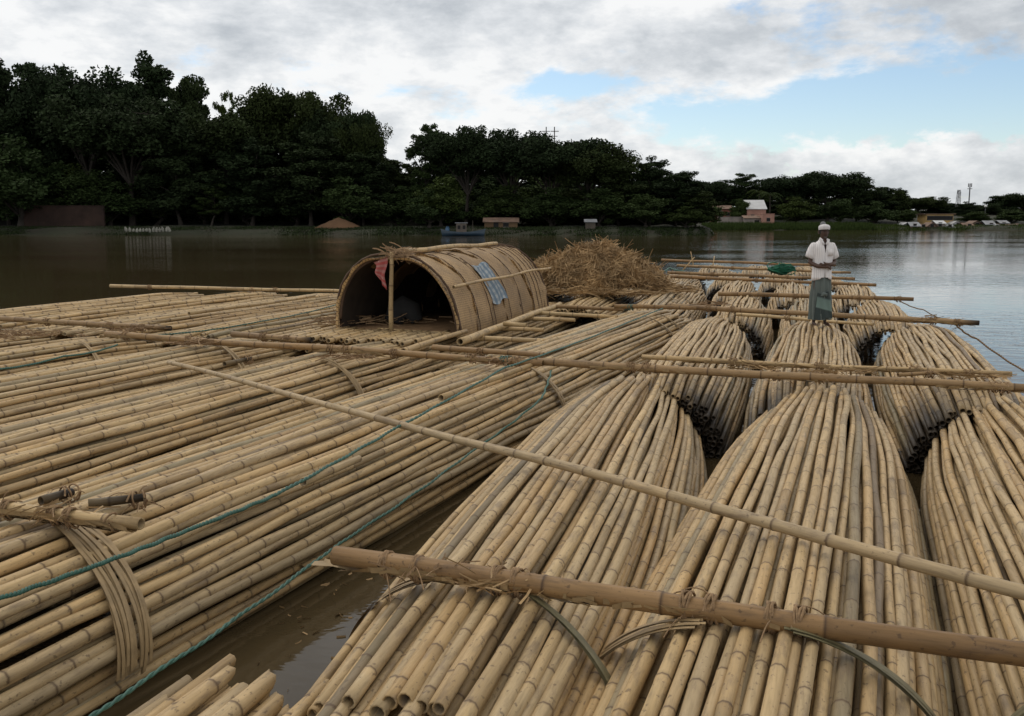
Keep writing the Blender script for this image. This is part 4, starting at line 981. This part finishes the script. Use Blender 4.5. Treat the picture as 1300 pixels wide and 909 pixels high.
# back rows that close the wood
for (xa, xb, ya, yb, D, wpx, n_, gname, zb_) in [(-70, 500, 236, 240, 205, 90, 15, GL, .2), (-70, 500, 205, 215, 214, 110, 11, GL, .2), (500, 890, 240, 250, 192, 80, 11, GM, .2), (510, 880, 225, 240, 205, 90, 9, GM, .2), (900, 1150, 258, 264, 305, 50, 9, GR, .4), (1150, 1340, 272, 274, 340, 44, 8, GF, .4)]:
    for i in range(n_):
        f = (i+.5)/n_; x = xa+(xb-xa)*f; side = gname.split('trees on the ')[1]
        place_tree('low', x+rng.normal(0, 5), ya+(yb-ya)*f+rng.normal(0, 5), D+rng.normal(0, 2), wpx, 'bushy dark undergrowth behind the trunks of the %s' % side, 'undergrowth behind the '+gname[6:], 'shrub', zb_)['category'] = 'shrub'
k_ = 0
for (xa, xb, ya, yb, D, wpx, n_, gname) in [(-80, 480, 150, 190, 232, 95, 10, GL), (545, 880, 195, 235, 225, 80, 8, GM), (-60, 470, 205, 225, 195, 90, 9, GL), (900, 1150, 236, 250, 340, 50, 8, GR), (1150, 1340, 264, 262, 350, 36, 8, GF)]:
    for i in range(n_):
        f = (i+.5)/n_; x = xa+(xb-xa)*f; side = gname.split('trees on the ')[1]
        place_tree('dense' if D > 200 else 'low', x+rng.normal(0, 5), ya+(yb-ya)*f+rng.normal(0, 6), D+rng.normal(0, 3), wpx, 'dark crown in the back row filling the %s' % side, 'back row of '+gname)
# two coconut palms by the far houses
def palm(x, ytop, D, label):
    root = empty('palm_tree', (far(x, 280, D).x, D, 1.4)); Ht = far(x, ytop, D).z-1.4; tag(root, label, 'palm tree', 'palms by the far houses')
    g = G(); g.tube([(0, 0, -.5), (.2, 0, Ht*.4), (.1, 0, Ht*.85)], [.3, .22, .17], 7); g.build('trunk', M['bark'], root)
    g = G()
    for i in range(18):
        a = i*2.4; up = rng.uniform(-.2, 1.1); L = 3.6; prev = None
        for k in range(9):
            s_ = k/8; p = np.array([math.cos(a)*L*s_, math.sin(a)*L*s_, Ht*.86+up*L*s_*.7-2.6*s_*s_])
            sdv = np.array([-math.sin(a), math.cos(a), 0])
            for sg in (-1, 1):
                tip = p+sdv*sg*.8*(1-.5*s_)+np.array([0, 0, -.45]); g.add([p, p+np.array([math.cos(a)*.2, math.sin(a)*.2, 0]), tip], t=[(0, 1, 2)], c=(.4, 0, 0, 0))
    g.build('crown', M['leaf2'], root, False)
palm(976, 240, 284, 'coconut palm over the white tin roof'); palm(962, 236, 292, 'coconut palm behind the left end of the white tin roof')

# grass along the water
def grass(label, x0, x1, n_, h, dz=0):
    N = n_; X = rng.uniform(x0, x1, N); Y = np.array([bank_y(x) for x in X])+rng.uniform(0, 1, N)**1.5*9-.3
    Z = np.interp(Y-np.array([bank_y(x) for x in X]), [o_[0] for o_ in off], [o_[1] for o_ in off])
    a = rng.uniform(0, 6.28, N); hh_ = h*rng.uniform(.4, 1.2, N); wdt = .10
    p = np.stack([X, Y, Z-.05], 1); sd_ = np.stack([np.cos(a), np.sin(a), 0*a], 1)*wdt; tip = p+np.stack([rng.normal(0, .2, N), rng.normal(0, .2, N), hh_], 1)
    v = np.stack([p-sd_, p+sd_, tip], 1).reshape(-1, 3); c = np.zeros((N, 4)); c[:, 0] = rng.random(N); g = G(); g.add(v, t=np.arange(N*3).reshape(-1, 3), c=np.repeat(c, 3, 0))
    o = g.build('grass', M['grass'] if x0 > 40 else M['leaf'], None, False); tag(o, label, 'grass', kind='stuff')
grass('grass along the dark left and middle banks', -110, 36, 26000, .35)
grass('bright grass on the far shore below the houses', 52, 100, 16000, 1.1)
grass('grass on the far right shore', 100, 190, 12000, .6)

# ------------------------------------------------------------------ buildings and things on the banks
M['pink'] = plain('pink_plaster', (.36, .20, .155), .9, .2, .6); M['red'] = plain('red_brick', (.19, .075, .05), .9, .3, .8); M['dark_brick'] = plain('dark_brick', (.036, .020, .015), .95, .5, .35); M['tin'] = plain('pale_tin_roof', (.50, .51, .53), .5, .15, .7, 0, .2)  # brick of the far left wall is a much darker, mottled red-brown
M['rust'] = plain('rusty_tin', (.17, .11, .08), .8, .35, .8); M['yellow'] = plain('yellow_plaster', (.42, .28, .11), .9, .2, .5); M['void'] = plain('dark_opening', (.012, .012, .013), .9)
M['greytin'] = plain('grey_tin', (.22, .23, .25), .6, .3, .8); M['ochre'] = plain('ochre_wall', (.13, .08, .042), .9, .2, .6); M['wood'] = plain('old_wood', (.09, .075, .06), .9, .3, 1); M['concrete'] = plain('stained_concrete', (.24, .21, .19), .9, .3, .6)
def house(name, label, cat, x0, x1, ytop, ybot, D, depth, wall, roof, roofh=0., gable='x', openings=(), group=None, over=.3, zb=None):
    a, b = far(x0, 280, D), far(x1, 280, D); zt = far(x0, ytop, D).z; zz = far(x0, ybot, D).z if zb is None else zb; wdt = b.x-a.x; hgt = zt-zz
    root = empty(name, ((a.x+b.x)/2, D+depth/2, zz)); tag(root, label, cat, group)
    g = G(); wh = hgt-roofh; g.box(0, 0, wh/2-.4, wdt, depth, wh+.8); g.build('wall', wall, root, False)
    g = G()
    if roofh > .1:
        W_, D_ = wdt/2+over, depth/2+over; t_ = .12
        if gable == 'x': P_ = [(-W_, -D_, wh-.05), (W_, -D_, wh-.05), (W_, 0, wh+roofh), (-W_, 0, wh+roofh), (-W_, D_, wh-.05), (W_, D_, wh-.05)]
        else: P_ = [(-W_, D_, wh-.05), (-W_, -D_, wh-.05), (0, -D_, wh+roofh), (0, D_, wh+roofh), (W_, D_, wh-.05), (W_, -D_, wh-.05)]
        V = [(x, y, z+.02) for x, y, z in P_]+[(x, y, z+t_) for x, y, z in P_]
        q = [(6, 7, 8, 9), (9, 8, 11, 10), (0, 3, 2, 1), (3, 4, 5, 2), (0, 1, 7, 6), (4, 10, 11, 5), (0, 6, 9, 3), (3, 9, 10, 4), (1, 2, 8, 7), (2, 5, 11, 8)]
        g.add(V, q)
        if gable == 'x': pass
        else: g.add([(-wdt/2, -depth/2-.01, wh-.02), (wdt/2, -depth/2-.01, wh-.02), (0, -depth/2-.01, wh+roofh)], t=[(0, 1, 2)])
    else: g.box(0, 0, wh+.08, wdt+2*over, depth+2*over, .18)
    g.build('roof', roof, root, False)
    for (kind, fx_, fz_, w_, h_) in openings:      # fractions of width and height
        g = G(); x = (fx_-.5)*wdt; z = fz_*wh; g.box(x, -depth/2-.02, z, w_, .10, h_); o = g.build(kind, M['void'], root, False)
        g = G(); g.box(x, -depth/2-.05, z-h_/2-.05, w_+.25, .16, .10); g.build('sill' if kind == 'window' else 'step', M['concrete'], o, False)
        g = G(); g.box(x, -depth/2-.05, z+h_/2+.05, w_+.25, .16, .10); g.build('frame', M['concrete'], o, False)
    return root
house('brick_house', 'red walled house half hidden by trees on the far shore', 'house', 906, 930, 261, 278, 284, 7, M['red'], M['rust'], 1.0, 'x', (('door', .35, .42, 1.4, 2.0), ('window', .75, .5, 1.0, 1.0)))
house('tin_roofed_house', 'house with a white tin roof between the palms on the far shore', 'house', 948, 972, 254, 286, 276, 8, M['pink'], M['tin'], 2.6, 'x', (('window', .3, .55, 1.0, 1.0), ('door', .7, .3, 1.1, 2.0)))
house('pink_block', 'pink block house standing at the water on the far shore', 'house', 968, 983, 272, 289, 268, 5, M['pink'], M['pink'], 0, 'x', (('window', .5, .6, 1.0, .9),), over=.06)
house('lean_to', 'dark lean-to with a grey wall left of the pink block', 'shed', 945, 966, 274, 289, 270, 4, M['concrete'], M['rust'], .7, 'x', (('door', .75, .42, 1.3, 2.0),))
house('low_wall', 'broken pale concrete wall under the red walled house', 'wall', 912, 946, 276, 287, 272, 1.0, M['concrete'], M['concrete'], 0, over=.05)
house('yellow_building', 'long yellow building on the far right bank', 'building', 1176, 1210, 272, 284, 270, 6, M['yellow'], M['rust'], 0, 'x', tuple(('window', .1+.16*i, .6, 1.2, 1.1) for i in range(6)), over=.5)
house('ochre_shed', 'low ochre shed under the middle wood', 'shed', 615, 657, 277, 290, 172, 4, M['ochre'], M['rust'], .7, 'x', (('door', .35, .45, .9, 1.5), ('window', .65, .55, 1.0, .7)))
house('brick_wall', 'low reddish brick wall on the bank at the far left', 'wall', 28, 132, 262, 288, 181, .6, M['dark_brick'], M['dark_brick'], 0, over=.05)
house('pale_hut', 'small pale grey hut at the water under the wide crowns', 'hut', 744, 756, 279, 290, 167, 2, M['wood'], M['greytin'], .4)
sh_labels = ['blue grey tin', 'rusty tin', 'pale tin', 'dark timber', 'white walled', 'patched tin']
shx = [1152, 1163, 1174, 1184, 1195, 1206, 1214, 1222, 1231, 1240, 1249, 1258, 1266, 1276, 1287, 1298]
for i, x in enumerate(shx):
    wd_ = rng.uniform(8, 13); yt = 283+rng.uniform(-3.0, 2.5); k = i % 6
    wl = [M['greytin'], M['rust'], M['tin'], M['wood'], M['concrete'], M['greytin']][k]; rf = [M['rust'], M['greytin'], M['tin'], M['greytin'], M['tin'], M['rust']][(i*5+2) % 6]
    house('riverside_shack', '%s shack on the far right shore, %s' % (sh_labels[k], ['first from the left end', 'second from the left end', 'third from the left end', 'below the left end of the yellow building', 'below the middle of the yellow building', 'below the right end of the yellow building', 'left of the lattice mast', 'between the two masts', 'right of the tall mast', 'left of the lamp post', 'at the lamp post', 'right of the lamp post', 'fifth from the right edge', 'third from the right edge', 'second from the right edge', 'at the right edge'][i]),
          'shack', x-wd_/2, x+wd_/2, yt, 291, 262+rng.uniform(-1, 6), 4, wl, rf, rng.uniform(.6, 1.1), 'x' if i % 3 else 'y', (('door', rng.uniform(.25, .75), .45, .9, 1.5),), 'shacks on the far right shore', zb=.9)
# masts and poles
g0 = empty('lattice_mast', far(1215, 280, 335)); g0.location.z = 1.5; Ht = far(1215, 241, 335).z-1.5; tag(g0, 'lattice mast, the shorter of two above the far right bank', 'mast')
g = G()
for sx in (-1, 1):
    for sy in (-1, 1): g.tube([(sx*.9, sy*.9, 0), (sx*.35, sy*.35, Ht)], .09, 4)
for i in range(12):
    z0, z1 = Ht*i/12, Ht*(i+1)/12; w0, w1 = .9-.55*i/12, .9-.55*(i+1)/12
    for sy in (-1, 1): g.tube([(-w0, sy*w0, z0), (w1, sy*w1, z1)], .05, 4); g.tube([(w0, sy*w0, z0), (-w1, sy*w1, z1)], .05, 4)
M['steel'] = plain('grey_steel', (.20, .20, .21), .6, .1, 2); g.build('tower_frame', M['steel'], g0)
g = G(); [g.box(dx*.7, -.3, Ht*f, .18, .18, 1.1) for dx, f in ((-.7, .93), (.7, .9), (0, .8))]; g.build('antenna', M['steel'], g0, False)
g0 = empty('mobile_mast', far(1228.5, 280, 335)); g0.location.z = 1.5; Ht = far(1228, 233, 335).z-1.5; tag(g0, 'tall single mast with a drum of antennas at its top on the far right bank', 'mast')
g = G(); g.tube([(0, 0, 0), (0, 0, Ht)], [.30, .18], 8); g.build('mast_pole', M['steel'], g0)
for i in range(6):
    g = G(); a = i*math.pi/3; g.box(.55*math.cos(a), .55*math.sin(a), Ht-.6, .22, .22, 1.3, a); g.build('antenna', M['steel'], g0, False)
g = G(); g.tube([(0, 0, Ht-1.9), (0, 0, Ht-1.7)], .8, 12); g.build('platform', M['steel'], g0)
g0 = empty('power_pole', far(698, 280, 200)); g0.location.z = 1.5; Ht = far(698, 161, 200).z-1.5; tag(g0, 'twin post power pole with cross arms rising above the middle wood', 'power pole')
for s in (-1, 1):
    g = G(); g.tube([(s*.9, 0, 0), (s*.85, 0, Ht)], [.18, .11], 6); g.build('post', M['wood'], g0)
    g = G(); g.box(s*.9, 0, Ht-.9, 1.7, .12, .14); g.build('crossarm', M['wood'], g0, False)
g = G(); g.box(0, 0, Ht-1.9, 3.0, .12, .12); g.build('crossarm', M['wood'], g0, False)
g0 = empty('lamp_post', far(1250, 280, 290)); g0.location.z = 1.5; Ht = far(1250, 262, 290).z-1.5; tag(g0, 'lamp post with a round white head on the far right bank', 'lamp post')
g = G(); g.tube([(0, 0, 0), (0, 0, Ht)], .09, 6); g.build('post', M['steel'], g0)
g = G(); loft(g, [((0, 0, Ht-.3), .1, .1), ((0, 0, Ht-.1), .42, .42), ((0, 0, Ht+.2), .42, .42), ((0, 0, Ht+.45), .1, .1)], 10); g.build('lamp_head', plain('white_lamp', (.8, .8, .78), .5, .02), g0)
# earth mound with a post, row of white sacks, blue boat, people-sized bits
g = G(); n = 20; V = []
cm = far(430, 280, 176)
for j in range(9):
    for i in range(n):
        a = i/n*2*math.pi; r = 1-j/8; hm = 2.35*(1-r)**.8+rng.normal(0, .05); V.append((5.0*r*math.cos(a)+.4*math.sin(3*a)*r, 3.2*r*math.sin(a), hm+(-.4 if j == 0 else 0)))
g.add(V, grid_faces(9, n)); o = g.build('earth_mound', plain('sandy_earth', (.12, .065, .032), .95, .2, .5)); o.location = (cm.x, 176, .75); tag(o, 'pile of orange sandy earth at the edge of the left bank', 'earth pile')
g = G(); g.tube([(0, 0, -1.5), (0, 0, 1.6)], .12, 6); o = g.build('mooring_post', M['wood']); o.location = at(444, 297, 0); tag(o, 'dark post standing in the water before the earth pile', 'post')
gs = G(); loft(gs, [((0, 0, 0), .20, .18), ((0, 0, .12), .28, .24), ((0, 0, .42), .27, .23), ((0, 0, .56), .12, .1), ((0, 0, .64), .15, .13), ((0, 0, .66), .01, .01)], 8); sack_me = gs.mesh('white_sack', plain('white_sack', (.24, .24, .21), .9, .2, 3))
for i in range(14):
    o = bpy.data.objects.new('white_sack', sack_me); col.objects.link(o); x = 161+i*4.2; Y = 168.4+rng.uniform(-.3, .3); p = far(x, 292, Y); o.location = (p.x, Y, p.z-.35+rng.uniform(-.1, .1)); o.rotation_euler = (rng.normal(0, .15), rng.normal(0, .2), rng.uniform(0, 6)); o.scale = (1, 1, rng.uniform(.9, 1.5))
    tag(o, 'small white sack standing in the row at the foot of the left bank', 'sack', 'white sacks on the left bank')
# blue boat with a cabin
p = far(588, 297, 159); bt = empty('river_boat', (p.x, p.y, 0), R(4)); tag(bt, 'blue wooden river boat with a small cabin moored at the middle bank', 'boat')
def hull(g, L, B, D_, sheer=.5):
    V = []; n = 15
    for i in range(n):
        s_ = -1+2*i/(n-1); w_ = B/2*(1-abs(s_)**2.6)+.03; zt = D_+sheer*s_*s_
        V += [(s_*L/2, -w_, zt), (s_*L/2*.94, -w_*.75, .15), (s_*L/2*.9, 0, -.25), (s_*L/2*.94, w_*.75, .15), (s_*L/2, w_, zt), (s_*L/2*.97, 0, zt-.12)]
    g.add(V, grid_faces(n, 6))
g = G(); hull(g, 7.5, 1.9, .65, .55); g.build('hull', plain('blue_paint', (.014, .036, .060), .5, .2, 1), bt)
g = G(); g.box(-.3, 0, 1.35, 1.7, 1.3, 1.5); g.build('cabin', plain('faded_paint', (.12, .10, .085), .8, .25, 1), bt, False)
g = G(); g.box(-.3, 0, 2.17, 2.1, 1.6, .12); g.build('cabin_roof', M['greytin'], bt, False)
for dx in (-.7, .15):
    g = G(); g.box(dx, -.67, 1.45, .45, .05, .6); g.build('window', M['void'], bt, False)
g = G(); g.tube([(1.6, 0, .7), (1.6, 0, 2.6)], .05, 5); g.build('mast', M['wood'], bt)
o = G().tube([(-2.6, 0, .3), (-2.6, 0, .8), (-2.55, 0, 1.1)], [.32, .34, .2], 8).build('water_drum', plain('blue_drum', (.03, .09, .17), .5, .1)); o.location = bt.location; o.rotation_euler = bt.rotation_euler; o.location.z = .5; tag(o, 'blue drum standing on the left end of the river boat', 'drum')
for o in list(S.objects):
    for k_ in ('_dims', '_hw', '_g'):
        if k_ in o: del o[k_]
